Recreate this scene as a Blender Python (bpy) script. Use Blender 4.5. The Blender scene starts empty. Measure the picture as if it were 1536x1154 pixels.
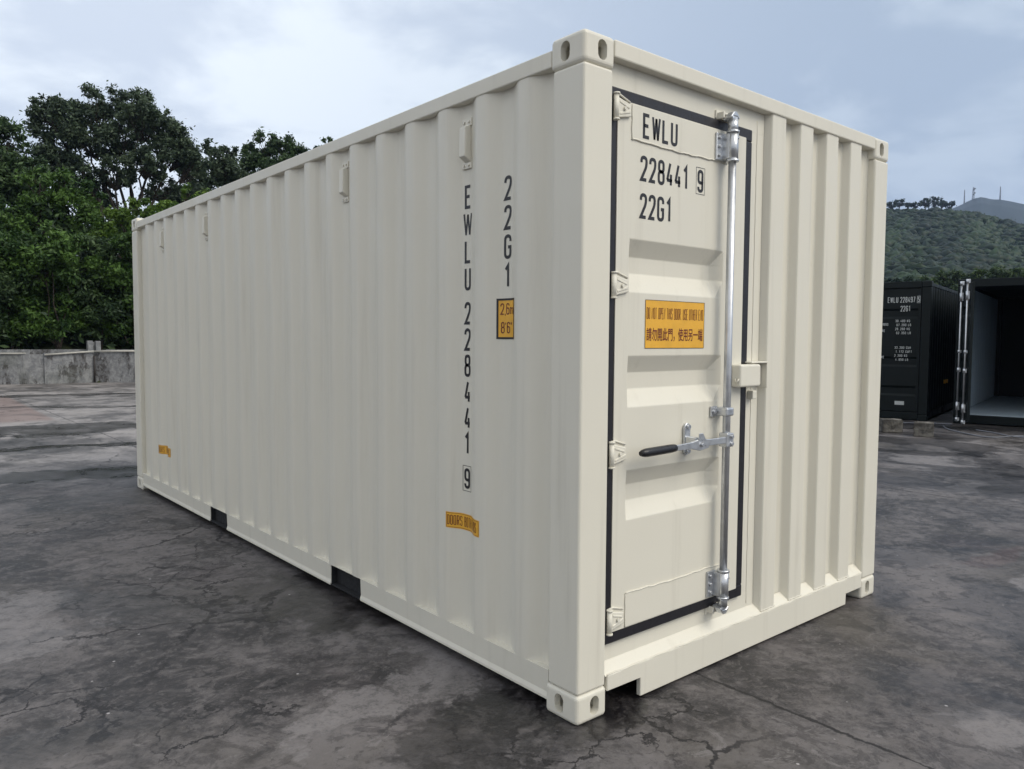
import bpy, bmesh, math, random
import numpy as np
from mathutils import Vector, Matrix
rad = math.radians
random.seed(7)
C = bpy.context.scene
COL = C.collection

# ------------------------------------------------------------------ camera
CAM = Vector((-2.02585, -2.00302, 1.46701))
yaw, pit, rol, F = 0.701868, -0.0584125, 0.0060651, 1155.922
cy_, sy_, cp_, sp_ = math.cos(yaw), math.sin(yaw), math.cos(pit), math.sin(pit)
fw = Vector((sy_*cp_, cy_*cp_, sp_)); rt = Vector((cy_, -sy_, 0)); up = rt.cross(fw)
r2 = math.cos(rol)*rt + math.sin(rol)*up; u2 = -math.sin(rol)*rt + math.cos(rol)*up
cd = bpy.data.cameras.new('camera'); co = bpy.data.objects.new('camera', cd); COL.objects.link(co)
M = Matrix((r2, u2, -fw)).transposed().to_4x4(); M.translation = CAM
co.matrix_world = M
cd.sensor_width = 36; cd.lens = 36*F/1536; cd.clip_start = 0.05; cd.clip_end = 8000
C.camera = co

# ------------------------------------------------------------------ light and exposure
SUN_AZ, SUN_EL = 155.0, 45.0         # azimuth from +Y towards +X
C.view_settings.view_transform = 'Standard'; C.view_settings.look = 'None'
C.view_settings.exposure = 0.49; C.view_settings.gamma = 1.0
C.cycles.max_bounces = 6; C.cycles.diffuse_bounces = 3; C.cycles.glossy_bounces = 3
C.render.resolution_x = 1024; C.render.resolution_y = 769
sd = bpy.data.lights.new('sun', 'SUN'); sd.energy = 1.7; sd.angle = rad(38); sd.color = (1.0, 0.93, 0.80)
so = bpy.data.objects.new('sun', sd); COL.objects.link(so)
dirv = Vector((math.sin(rad(SUN_AZ))*math.cos(rad(SUN_EL)), math.cos(rad(SUN_AZ))*math.cos(rad(SUN_EL)), math.sin(rad(SUN_EL))))
so.rotation_euler = dirv.to_track_quat('Z', 'Y').to_euler()

W = bpy.data.worlds.new('World'); C.world = W; W.use_nodes = True
nt = W.node_tree; nt.nodes.clear()
class NT:
    """tiny node helper"""
    def __init__(s, tree): s.t = tree
    def n(s, typ, **kw):
        nd = s.t.nodes.new(typ)
        for k, v in kw.items():
            if k == 'inp':
                for a, b in v.items():
                    if isinstance(b, bpy.types.NodeSocket): s.t.links.new(b, nd.inputs[a])
                    else: nd.inputs[a].default_value = b
            else: setattr(nd, k, v)
        return nd
    def math(s, op, a, b=0.0, c=None, clamp=False):
        nd = s.t.nodes.new('ShaderNodeMath'); nd.operation = op; nd.use_clamp = clamp
        for i, v in enumerate((a, b, c)):
            if v is None: continue
            if isinstance(v, bpy.types.NodeSocket): s.t.links.new(v, nd.inputs[i])
            else: nd.inputs[i].default_value = v
        return nd.outputs[0]
    def mix(s, f, a, b, mode='MIX'):
        nd = s.t.nodes.new('ShaderNodeMix'); nd.data_type = 'RGBA'; nd.blend_type = mode; nd.clamp_factor = True
        for sock, v in ((nd.inputs[0], f), (nd.inputs[6], a), (nd.inputs[7], b)):
            if isinstance(v, bpy.types.NodeSocket): s.t.links.new(v, sock)
            elif isinstance(v, (tuple, list)): sock.default_value = (v[0], v[1], v[2], 1)
            else: sock.default_value = v
        return nd.outputs[2]
    def noise(s, vec, scale, detail=4, rough=0.55, dist=0.0, col=False):
        nd = s.t.nodes.new('ShaderNodeTexNoise')
        nd.inputs['Scale'].default_value = scale; nd.inputs['Detail'].default_value = detail
        nd.inputs['Roughness'].default_value = rough; nd.inputs['Distortion'].default_value = dist
        if vec is not None: s.t.links.new(vec, nd.inputs['Vector'])
        return nd.outputs['Color' if col else 'Fac']
    def ramp(s, v, a, b, lo=0.0, hi=1.0, smooth=True):
        nd = s.t.nodes.new('ShaderNodeMapRange'); nd.interpolation_type = 'SMOOTHSTEP' if smooth else 'LINEAR'
        s.t.links.new(v, nd.inputs[0])
        for i, x in enumerate((a, b, lo, hi)): nd.inputs[i+1].default_value = x
        return nd.outputs[0]
    def mapping(s, vec, scale=(1,1,1), rot=(0,0,0), loc=(0,0,0)):
        nd = s.t.nodes.new('ShaderNodeMapping'); s.t.links.new(vec, nd.inputs[0])
        nd.inputs[1].default_value = loc; nd.inputs[2].default_value = rot; nd.inputs[3].default_value = scale
        return nd.outputs[0]
w = NT(nt)
tc = w.n('ShaderNodeTexCoord')
sky = w.n('ShaderNodeTexSky', sky_type='NISHITA', sun_disc=False, sun_elevation=rad(SUN_EL), sun_rotation=rad(SUN_AZ))
skyc = w.n('ShaderNodeVectorMath', operation='SCALE', inp={0: sky.outputs[0], 'Scale': 0.10})
sx = w.n('ShaderNodeSeparateXYZ', inp={0: tc.outputs['Generated']})
# clouds laid out on a plane above: direction / (z + c)
den = w.math('MAXIMUM', w.math('ADD', sx.outputs[2], 0.18), 0.05)
cx_ = w.math('DIVIDE', sx.outputs[0], den); cyy = w.math('DIVIDE', sx.outputs[1], den)
cv = w.n('ShaderNodeCombineXYZ', inp={0: cx_, 1: cyy, 2: 0.0}).outputs[0]
n1 = w.noise(w.mapping(cv, scale=(1, 1, 1), loc=(3.1, 1.7, 0)), 0.9, 6, 0.5, 0.3)
n2 = w.noise(w.mapping(cv, scale=(1, 1, 1), loc=(7.1, 4.7, 0)), 2.6, 7, 0.55, 0.4)
cl = w.math('ADD', w.math('MULTIPLY', n1, 0.6), w.math('MULTIPLY', n2, 0.4))
thick = w.ramp(cl, 0.43, 0.55)
# the cloud is thinner and greyer-blue toward +X (east), bright white toward +Y
east = w.ramp(w.math('SUBTRACT', sx.outputs[0], w.math('MULTIPLY', sx.outputs[1], 0.62)), -0.35, 0.72)
bright = w.mix(thick, (0.60, 0.660, 0.745), (0.83, 0.885, 0.93))
dull = w.mix(thick, (0.345, 0.415, 0.510), (0.47, 0.54, 0.62))
cloud = w.mix(east, bright, dull)
# low in the sky the cover is a little paler
hz = w.ramp(sx.outputs[2], 0.0, 0.22, 1.0, 0.0)
cloud = w.mix(w.math('MULTIPLY', hz, 0.35), cloud, (0.52, 0.57, 0.63))
behind = w.ramp(w.math('ADD', w.math('MULTIPLY', sx.outputs[0], 0.75), w.math('MULTIPLY', sx.outputs[1], 0.66)), 0.15, -0.45)
cloud = w.mix(behind, cloud, (0.78, 0.77, 0.735))  # unseen sky behind the camera, added pale and neutral to light the walls
skymix = w.mix(0.90, skyc.outputs[0], cloud)
bg = w.n('ShaderNodeBackground', inp={'Color': skymix, 'Strength': 1.0})
wo = w.n('ShaderNodeOutputWorld', inp={0: bg.outputs[0]})

# ------------------------------------------------------------------ helpers
def at(px, py, dist):
    """the point at a given level distance seen in direction (px,py)"""
    d = fw*1.0 + r2*((px-768)/F) + u2*((577-py)/F)
    k = dist/math.hypot(d.x, d.y)
    return CAM + d*k
def az_at(az, dist, z=0.0):
    a = rad(az); return Vector((CAM.x+math.sin(a)*dist, CAM.y+math.cos(a)*dist, z))

def link(name, me, mat=None, parent=None, smooth=False, matrix=None):
    o = bpy.data.objects.new(name, me); COL.objects.link(o)
    if mat is not None: me.materials.append(mat)
    if parent is not None: o.parent = parent
    if smooth:
        me.polygons.foreach_set('use_smooth', [True]*len(me.polygons))
    return o
def tag(o, label=None, cat=None, group=None, kind=None):
    if label: o['label'] = label
    if cat: o['category'] = cat
    if group: o['group'] = group
    if kind: o['kind'] = kind
    return o
def empty(name, loc=(0,0,0), rz=0.0):
    o = bpy.data.objects.new(name, None); COL.objects.link(o)
    o.location = loc; o.rotation_euler = (0, 0, rz); o.empty_display_size = 0.3
    return o
def copy_tree(o, parent=None):
    c = o.copy(); COL.objects.link(c); c.parent = parent
    for ch in [x for x in bpy.data.objects if x.parent == o]:
        copy_tree(ch, c)
    return c

class MB:
    """collects shapes into one bmesh"""
    def __init__(s): s.bm = bmesh.new()
    def box(s, x0, x1, y0, y1, z0, z1, bev=0.0, seg=2, rot=None, org=None):
        v = [s.bm.verts.new(p) for p in ((x0,y0,z0),(x1,y0,z0),(x1,y1,z0),(x0,y1,z0),(x0,y0,z1),(x1,y0,z1),(x1,y1,z1),(x0,y1,z1))]
        fs = [s.bm.faces.new([v[i] for i in f]) for f in ((0,3,2,1),(4,5,6,7),(0,1,5,4),(1,2,6,5),(2,3,7,6),(3,0,4,7))]
        if rot is not None: bmesh.ops.rotate(s.bm, verts=v, cent=org, matrix=rot)
        if bev > 0:
            es = list({e for f in fs for e in f.edges})
            bmesh.ops.bevel(s.bm, geom=es, offset=bev, segments=seg, profile=0.5, affect='EDGES', clamp_overlap=True)
        return s
    def prism(s, pts, axis, a, b, bev=0.0, seg=1):
        """polygon pts (2D) extruded along axis from a to b. axis 'x': pts=(y,z); 'y': pts=(x,z); 'z': pts=(x,y)"""
        def P(p, t):
            return {'x': (t, p[0], p[1]), 'y': (p[0], t, p[1]), 'z': (p[0], p[1], t)}[axis]
        va = [s.bm.verts.new(P(p, a)) for p in pts]; vb = [s.bm.verts.new(P(p, b)) for p in pts]
        n = len(pts); fs = [s.bm.faces.new(va[::-1]), s.bm.faces.new(vb)]
        for i in range(n): fs.append(s.bm.faces.new((va[i], va[(i+1)%n], vb[(i+1)%n], vb[i])))
        bmesh.ops.recalc_face_normals(s.bm, faces=fs)
        if bev > 0:
            es = list({e for f in fs for e in f.edges if e.calc_face_angle(0) > 0.5})
            bmesh.ops.bevel(s.bm, geom=es, offset=bev, segments=seg, profile=0.5, affect='EDGES', clamp_overlap=True)
        return s
    def tube(s, pts, r, n=12, caps=True):
        pts = [Vector(p) for p in pts]
        rs = r if isinstance(r, (list, tuple)) else [r]*len(pts)
        prev = None; rings = []
        for i, p in enumerate(pts):
            t = (pts[min(i+1, len(pts)-1)] - pts[max(i-1, 0)]).normalized()
            if prev is None:
                a = Vector((0,0,1)) if abs(t.z) < 0.9 else Vector((1,0,0))
                u = t.cross(a).normalized()
            else: u = (prev - t*prev.dot(t)).normalized()
            prev = u; v = t.cross(u)
            rings.append([s.bm.verts.new(p + rs[i]*(math.cos(2*math.pi*k/n)*u + math.sin(2*math.pi*k/n)*v)) for k in range(n)])
        for a, b in zip(rings, rings[1:]):
            for k in range(n):
                f = s.bm.faces.new((a[k], a[(k+1)%n], b[(k+1)%n], b[k])); f.smooth = True
        if caps:
            s.bm.faces.new(rings[0][::-1]); s.bm.faces.new(rings[-1])
        return s
    def sheet(s, grid):
        """grid of points [row][col]"""
        vs = [[s.bm.verts.new(p) for p in row] for row in grid]
        for a, b in zip(vs, vs[1:]):
            for i in range(len(a)-1): s.bm.faces.new((a[i], a[i+1], b[i+1], b[i]))
        return s
    def build(s, name, mat=None, parent=None, smooth=False):
        bmesh.ops.recalc_face_normals(s.bm, faces=s.bm.faces) if not getattr(s, 'keepn', False) else None
        me = bpy.data.meshes.new(name); s.bm.to_mesh(me); s.bm.free()
        return link(name, me, mat, parent, smooth)

def fast_mesh(name, V, Fq, mat, parent=None, attr=None, smooth=False):
    """V: (n,3) array, Fq: (m,k) int array"""
    me = bpy.data.meshes.new(name)
    V = np.asarray(V, np.float32); Fq = np.asarray(Fq, np.int32); k = Fq.shape[1]
    me.vertices.add(len(V)); me.vertices.foreach_set('co', V.ravel())
    me.loops.add(Fq.size); me.loops.foreach_set('vertex_index', Fq.ravel())
    me.polygons.add(len(Fq)); me.polygons.foreach_set('loop_start', np.arange(len(Fq), dtype=np.int32)*k)
    me.polygons.foreach_set('loop_total', np.full(len(Fq), k, np.int32))
    if attr is not None:
        a = me.attributes.new('tone', 'FLOAT', 'FACE'); a.data.foreach_set('value', np.asarray(attr, np.float32))
    me.update(calc_edges=True)
    return link(name, me, mat, parent, smooth)

# ------------------------------------------------------------------ materials
def mat_new(name):
    m = bpy.data.materials.new(name); m.use_nodes = True; m.node_tree.nodes.clear()
    n = NT(m.node_tree); return m, n
def finish(n, color, rough=0.5, metal=0.0, bump=None, bstr=0.3, bdist=0.01, spec=0.5, coat=0.0, sheen=None):
    p = n.n('ShaderNodeBsdfPrincipled')
    for key, v in (('Base Color', color), ('Roughness', rough), ('Metallic', metal), ('Specular IOR Level', spec), ('Coat Weight', coat)):
        if isinstance(v, bpy.types.NodeSocket): n.t.links.new(v, p.inputs[key])
        elif isinstance(v, tuple): p.inputs[key].default_value = (v[0], v[1], v[2], 1)
        else: p.inputs[key].default_value = v
    if bump is not None:
        b = n.n('ShaderNodeBump', inp={'Strength': bstr, 'Distance': bdist, 'Height': bump}); n.t.links.new(b.outputs[0], p.inputs['Normal'])
    o = n.n('ShaderNodeOutputMaterial', inp={0: p.outputs[0]}); return p
def paint(name, col, var=0.05, rough=0.42, dirt=(0.34, 0.31, 0.25), dirtamt=0.20, wave=0.8, spec=0.45):
    m, n = mat_new(name)
    tc = n.n('ShaderNodeTexCoord').outputs['Object']
    big = n.noise(tc, 1.3, 3, 0.5)
    streak = n.noise(n.mapping(tc, scale=(9, 9, 0.5)), 1.6, 5, 0.6)
    fine = n.noise(tc, 60, 3, 0.6)
    c = n.mix(n.ramp(big, 0.3, 0.7, 0, var*2), col, tuple(x*0.86 for x in col))
    c = n.mix(n.ramp(streak, 0.52, 0.78, 0, dirtamt), c, dirt)
    c = n.mix(n.ramp(fine, 0.3, 0.8, 0, var), c, tuple(x*0.9 for x in col))
    r = n.ramp(n.noise(tc, 5, 4, 0.6), 0.3, 0.7, rough-0.07, rough+0.10)
    peel = n.noise(tc, 260, 2, 0.5)
    dent = n.noise(n.mapping(tc, scale=(1, 1, 0.55)), 3.2, 2, 0.45)
    h = n.math('ADD', n.math('MULTIPLY', peel, 0.012), n.math('MULTIPLY', dent, wave))
    finish(n, c, r, bump=h, bstr=0.25, bdist=0.02, spec=spec)
    return m
CREAM = paint('cream_paint', (0.70, 0.675, 0.590))
CREAM_HW = paint('cream_hardware_paint', (0.72, 0.695, 0.61), wave=1.2, rough=0.5)
def simple(name, col, rough=0.5, metal=0.0, nscale=20, var=0.25, bump=0.1, spec=0.5):
    m, n = mat_new(name)
    tc = n.n('ShaderNodeTexCoord').outputs['Object']
    f = n.noise(tc, nscale, 4, 0.6)
    c = n.mix(n.ramp(f, 0.3, 0.75), col, tuple(x*(1-var) for x in col))
    r = n.ramp(n.noise(tc, nscale*2.3, 3, 0.6), 0.3, 0.7, max(0.05, rough-0.08), rough+0.1)
    finish(n, c, r, metal, bump=f, bstr=bump, bdist=0.004, spec=spec)
    return m
RUBBER = simple('black_rubber', (0.012, 0.011, 0.016), 0.45, nscale=30)
GRIP = simple('black_plastic_grip', (0.010, 0.010, 0.013), 0.35, nscale=60)
ZINC = simple('galvanised_steel', (0.62, 0.64, 0.67), 0.36, metal=0.85, nscale=16, var=0.16, bump=0.03)
INK = simple('black_lettering', (0.016, 0.015, 0.018), 0.4, nscale=80, bump=0.0)
RED_INK = simple('dark_red_lettering', (0.16, 0.022, 0.012), 0.5, nscale=80, bump=0.0)
WHITE_INK = simple('white_lettering', (0.55, 0.58, 0.58), 0.5, nscale=80, bump=0.0)
YELLOW = simple('amber_sticker', (0.80, 0.43, 0.045), 0.4, nscale=14, var=0.12, bump=0.02)
DARKIN = simple('underside_shade', (0.012, 0.013, 0.016), 0.8)  # near-black: shade under the floor and in the openings is put into colour
DGREEN = paint('dark_green_paint', (0.006, 0.010, 0.0115), dirt=(0.02, 0.02, 0.02), rough=0.5, spec=0.2)
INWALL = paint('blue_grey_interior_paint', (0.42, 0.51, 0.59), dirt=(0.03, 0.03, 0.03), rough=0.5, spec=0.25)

# ------------------------------------------------------------------ ground
def ground_mat():
    m, n = mat_new('stained_wet_concrete')
    P = n.n('ShaderNodeTexCoord').outputs['Object']
    sp = n.n('ShaderNodeSeparateXYZ', inp={0: P}); X, Y = sp.outputs[0], sp.outputs[1]
    warp = n.noise(P, 0.9, 5, 0.6, col=True)
    wv = n.n('ShaderNodeVectorMath', operation='SUBTRACT', inp={0: warp, 1: (0.5, 0.5, 0.5)})
    wv = n.n('ShaderNodeVectorMath', operation='SCALE', inp={0: wv.outputs[0], 'Scale': 1.1})
    Pw = n.n('ShaderNodeVectorMath', operation='ADD', inp={0: P, 1: wv.outputs[0]}).outputs[0]
    spw = n.n('ShaderNodeSeparateXYZ', inp={0: Pw}); XW, YW = spw.outputs[0], spw.outputs[1]
    a = n.noise(P, 0.55, 9, 0.62, 0.6); b = n.noise(P, 2.4, 8, 0.68, 0.8); c = n.noise(P, 14, 6, 0.7, 0.3); d = n.noise(P, 75, 4, 0.7)
    v = n.math('ADD', n.math('ADD', n.math('MULTIPLY', a, 0.42), n.math('MULTIPLY', b, 0.33)), n.math('ADD', n.math('MULTIPLY', c, 0.17), n.math('MULTIPLY', d, 0.08)))
    col = n.mix(n.ramp(v, 0.43, 0.58), (0.021, 0.020, 0.0205), (0.140, 0.132, 0.128))
    # gritty mid-size blotches with crisp edges
    g1 = n.noise(n.mapping(P, loc=(7, 2, 0)), 5.5, 9, 0.72, 0.9); g2 = n.noise(n.mapping(P, loc=(3, 9, 0)), 21, 7, 0.75, 0.4)
    col = n.mix(n.math('MULTIPLY', n.ramp(g1, 0.53, 0.60), 0.55), col, (0.125, 0.117, 0.112))
    col = n.mix(n.math('MULTIPLY', n.ramp(g1, 0.47, 0.41), 0.50), col, (0.022, 0.0205, 0.022))
    col = n.mix(n.ramp(g2, 0.53, 0.62, 0.0, 0.42), col, (0.150, 0.142, 0.136))
    col = n.mix(n.ramp(g2, 0.46, 0.38, 0.0, 0.45), col, (0.020, 0.019, 0.020))
    hue = n.noise(P, 0.8, 4, 0.6, 0.4)
    col = n.mix(n.ramp(hue, 0.5, 0.75, 0, 0.45), col, (0.070, 0.062, 0.046))      # brownish stain
    hue2 = n.noise(n.mapping(P, loc=(9, 4, 0)), 1.1, 4, 0.6, 0.4)
    col = n.mix(n.ramp(hue2, 0.56, 0.75, 0, 0.35), col, (0.075, 0.062, 0.066))    # pinkish stain
    # broken pale scabs of dry cement
    sc = n.noise(n.mapping(P, loc=(2, 8, 0)), 4.6, 12, 0.78, 0.8)
    scm = n.math('MULTIPLY', n.ramp(sc, 0.565, 0.63), n.ramp(a, 0.40, 0.58))
    col = n.mix(n.math('MULTIPLY', scm, 0.62), col, (0.19, 0.182, 0.175))
    def blob(x, y, rx, ry, rot=0.0, soft=0.32):
        dx = n.math('SUBTRACT', XW, x); dy = n.math('SUBTRACT', YW, y)
        ca, sa = math.cos(rot), math.sin(rot)
        ux = n.math('DIVIDE', n.math('ADD', n.math('MULTIPLY', dx, ca), n.math('MULTIPLY', dy, sa)), rx)
        uy = n.math('DIVIDE', n.math('SUBTRACT', n.math('MULTIPLY', dy, ca), n.math('MULTIPLY', dx, sa)), ry)
        r = n.math('ADD', n.math('MULTIPLY', ux, ux), n.math('MULTIPLY', uy, uy))
        r = n.math('ADD', r, n.math('ADD', n.math('MULTIPLY', n.math('SUBTRACT', b, 0.5), 5.0), n.math('MULTIPLY', n.math('SUBTRACT', c, 0.5), 3.0)))
        return n.ramp(r, 1.0-soft, 1.0+soft, 1.0, 0.0)
    pale = blob(-1.62, 2.65, 0.50, 0.62, 0.2)
    for args in ((-0.05, 0.80, 0.38, 0.20, 0.5), (8.15, 1.9, 0.9, 0.35, 0.3), (10.2, 2.15, 0.7, 0.25, 0.2), (9.9, 1.55, 0.4, 0.3, 0.2), (1.25, -0.95, 0.22, 0.16, 0.2), (-0.55, 0.62, 0.22, 0.12, 0.2), (3.6, -0.5, 0.3, 0.12, 0.3), (6.6, 1.0, 0.5, 0.12, 0.3), (12.5, 1.8, 1.0, 0.3, 0.1)):
        pale = n.math('MAXIMUM', pale, blob(*args))
    pale = n.math('MULTIPLY', pale, n.ramp(n.math('ADD', n.math('MULTIPLY', c, 0.6), n.math('MULTIPLY', d, 0.4)), 0.36, 0.56, 0.40, 1.0))
    col = n.mix(n.math('MULTIPLY', pale, 0.72), col, (0.215, 0.206, 0.200))
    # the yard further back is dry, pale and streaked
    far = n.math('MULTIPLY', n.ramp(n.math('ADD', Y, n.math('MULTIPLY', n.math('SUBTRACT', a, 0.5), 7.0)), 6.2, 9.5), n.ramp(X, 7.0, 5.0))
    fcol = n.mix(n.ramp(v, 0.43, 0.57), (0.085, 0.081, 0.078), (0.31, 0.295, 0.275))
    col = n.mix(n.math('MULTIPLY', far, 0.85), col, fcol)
    # rust-pink slab far left
    edge = n.math('ADD', n.math('MULTIPLY', Y, 1.0), n.math('MULTIPLY', X, 2.2))
    pk = n.math('MULTIPLY', n.ramp(n.math('ADD', X, n.math('MULTIPLY', n.math('SUBTRACT', Y, 14.0), -0.02)), 0.62, 0.50), n.math('MULTIPLY', n.ramp(Y, 13.2, 13.9), n.ramp(Y, 20.6, 19.8)))
    col = n.mix(n.math('MULTIPLY', pk, 0.75), col, (0.21, 0.155, 0.135))
    # reddish smear at right
    rs = blob(3.9, -0.1, 0.55, 0.09, -0.25, 0.8)
    col = n.mix(n.math('MULTIPLY', rs, 0.13), col, (0.14, 0.05, 0.045))
    # wet bands and puddles
    def band(y0, wdt, slope, wob=1.2):
        t = n.math('ADD', n.math('SUBTRACT', Y, y0), n.math('MULTIPLY', X, slope))
        t = n.math('ABSOLUTE', n.math('ADD', t, n.math('MULTIPLY', n.math('SUBTRACT', n.noise(P, 0.35, 4, 0.55), 0.5), wob*3)))
        t = n.math('ADD', t, n.math('MULTIPLY', n.math('SUBTRACT', b, 0.5), wdt*1.6))
        return n.ramp(t, wdt*0.7, wdt*1.1, 1.0, 0.0)
    left = n.ramp(X, 5.5, 4.5)
    wet = n.math('MULTIPLY', n.math('MAXIMUM', n.math('MAXIMUM', band(12.0, 0.85, 0.25), band(9.7, 0.22, 0.3, 0.9)), n.math('MAXIMUM', band(7.15, 0.42, 0.25, 0.5), n.math('MAXIMUM', band(20.5, 0.45, 0.2), band(16.8, 0.30, 0.3)))), left)
    wn = n.noise(n.mapping(P, loc=(5, 1, 0)), 0.7, 6, 0.6, 0.8)
    wet2 = n.ramp(wn, 0.54, 0.60)
    wetr = n.math('MULTIPLY', n.ramp(n.noise(n.mapping(P, loc=(1, 6, 0), scale=(1.4, 0.8, 1)), 0.8, 8, 0.65, 0.5), 0.46, 0.51), n.ramp(X, 4.6, 6.6))
    wetall = n.math('MAXIMUM', n.math('MAXIMUM', wet, n.math('MULTIPLY', wet2, 0.45)), n.math('MULTIPLY', wetr, 0.8))
    dark = blob(-0.35, 0.22, 0.42, 0.22, 0.4)
    dark = n.math('MAXIMUM', dark, blob(0.15, 0.05, 0.25, 0.16, 0.1))
    dark = n.math('MAXIMUM', dark, blob(-0.1, 1.8, 0.35, 0.5, 0.3))
    wetall = n.math('MAXIMUM', wetall, n.math('MULTIPLY', dark, 0.75))
    wetc = n.mix(1.0, col, (0.30, 0.30, 0.31), 'MULTIPLY')
    col = n.mix(n.math('MULTIPLY', wetall, 0.92), col, wetc)
    # cracks: a branching web, only in places
    cw = n.noise(P, 2.2, 8, 0.65, col=True)
    cwv = n.n('ShaderNodeVectorMath', operation='SUBTRACT', inp={0: cw, 1: (0.5, 0.5, 0.5)})
    cwv = n.n('ShaderNodeVectorMath', operation='SCALE', inp={0: cwv.outputs[0], 'Scale': 0.50})
    wdn = n.ramp(n.noise(P, 6, 6, 0.7), 0.35, 0.65, 0.45, 1.7)
    Pc = n.n('ShaderNodeVectorMath', operation='ADD', inp={0: P, 1: cwv.outputs[0]}).outputs[0]
    def vor(scale, wd):
        vo = n.n('ShaderNodeTexVoronoi', feature='DISTANCE_TO_EDGE', inp={'Vector': Pc, 'Scale': scale})
        return n.ramp(n.math('DIVIDE', vo.outputs['Distance'], wdn), wd*scale*0.5, wd*scale*1.1, 1.0, 0.0)
    m1 = n.ramp(n.noise(n.mapping(P, loc=(3, 3, 0)), 0.6, 3, 0.5), 0.50, 0.57)
    m2 = n.ramp(n.noise(n.mapping(P, loc=(1, 7, 0)), 0.8, 3, 0.5), 0.54, 0.60)
    cr = n.math('MAXIMUM', n.math('MULTIPLY', vor(0.75, 0.0125), m1), n.math('MULTIPLY', vor(3.2, 0.008), m2))
    # sawn slab joints
    jn = n.math('MULTIPLY', n.math('SUBTRACT', n.noise(P, 9, 8, 0.72), 0.5), 0.075)
    jw = n.math('MULTIPLY', n.math('SUBTRACT', n.noise(P, 3.5, 5, 0.7), 0.42), 0.030)
    def joint(val, pos, wd=0.0075):
        return n.ramp(n.math('SUBTRACT', n.math('ABSOLUTE', n.math('ADD', n.math('SUBTRACT', val, pos), jn)), jw), wd*0.2, wd*1.2, 1.0, 0.0)
    jt = n.math('MAXIMUM', joint(X, 0.745), n.math('MAXIMUM', joint(X, -4.3), joint(X, 5.8)))
    jt = n.math('MAXIMUM', jt, n.math('MAXIMUM', joint(Y, 9.6, 0.02), joint(Y, -5.4)))
    cr = n.math('MAXIMUM', n.math('MULTIPLY', cr, n.ramp(n.math('ADD', X, n.math('MULTIPLY', a, 1.5)), 1.6, 1.1)), jt)
    col = n.mix(n.math('MULTIPLY', cr, 0.92), col, (0.010, 0.009, 0.010))
    # small white specks of grit
    sv = n.n('ShaderNodeTexVoronoi', inp={'Vector': P, 'Scale': 7.0, 'Randomness': 1.0})
    spk = n.ramp(sv.outputs['Distance'], 0.030, 0.055, 1.0, 0.0)
    sel = n.ramp(n.n('ShaderNodeSeparateColor', inp={0: sv.outputs['Color']}).outputs[0], 0.62, 0.64)
    col = n.mix(n.math('MULTIPLY', n.math('MULTIPLY', spk, sel), 0.8), col, (0.42, 0.41, 0.40))
    # round damp drips
    dv = n.n('ShaderNodeTexVoronoi', inp={'Vector': Pc, 'Scale': 4.5, 'Randomness': 1.0})
    drip = n.math('MULTIPLY', n.ramp(dv.outputs['Distance'], 0.10, 0.17, 1.0, 0.0), n.ramp(n.n('ShaderNodeSeparateColor', inp={0: dv.outputs['Color']}).outputs[1], 0.72, 0.76))
    col = n.mix(n.math('MULTIPLY', drip, 0.55), col, (0.024, 0.022, 0.024))
    col = n.mix(1.0, col, (1.0, 0.975, 1.01), 'MULTIPLY')
    rough = n.ramp(v, 0.35, 0.65, 0.50, 0.74)
    rough = n.math('SUBTRACT', rough, n.math('MULTIPLY', wetall, 0.30))
    h = n.math('ADD', n.math('MULTIPLY', b, 0.5), n.math('ADD', n.math('MULTIPLY', c, 0.25), n.math('MULTIPLY', d, 0.10)))
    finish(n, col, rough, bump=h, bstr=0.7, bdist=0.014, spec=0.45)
    return m
g = MB(); g.sheet([[(-2500, -2500, 0), (2500, -2500, 0)], [(-2500, 2500, 0), (2500, 2500, 0)]])
tag(g.build('ground', ground_mat()), kind='structure')

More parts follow.
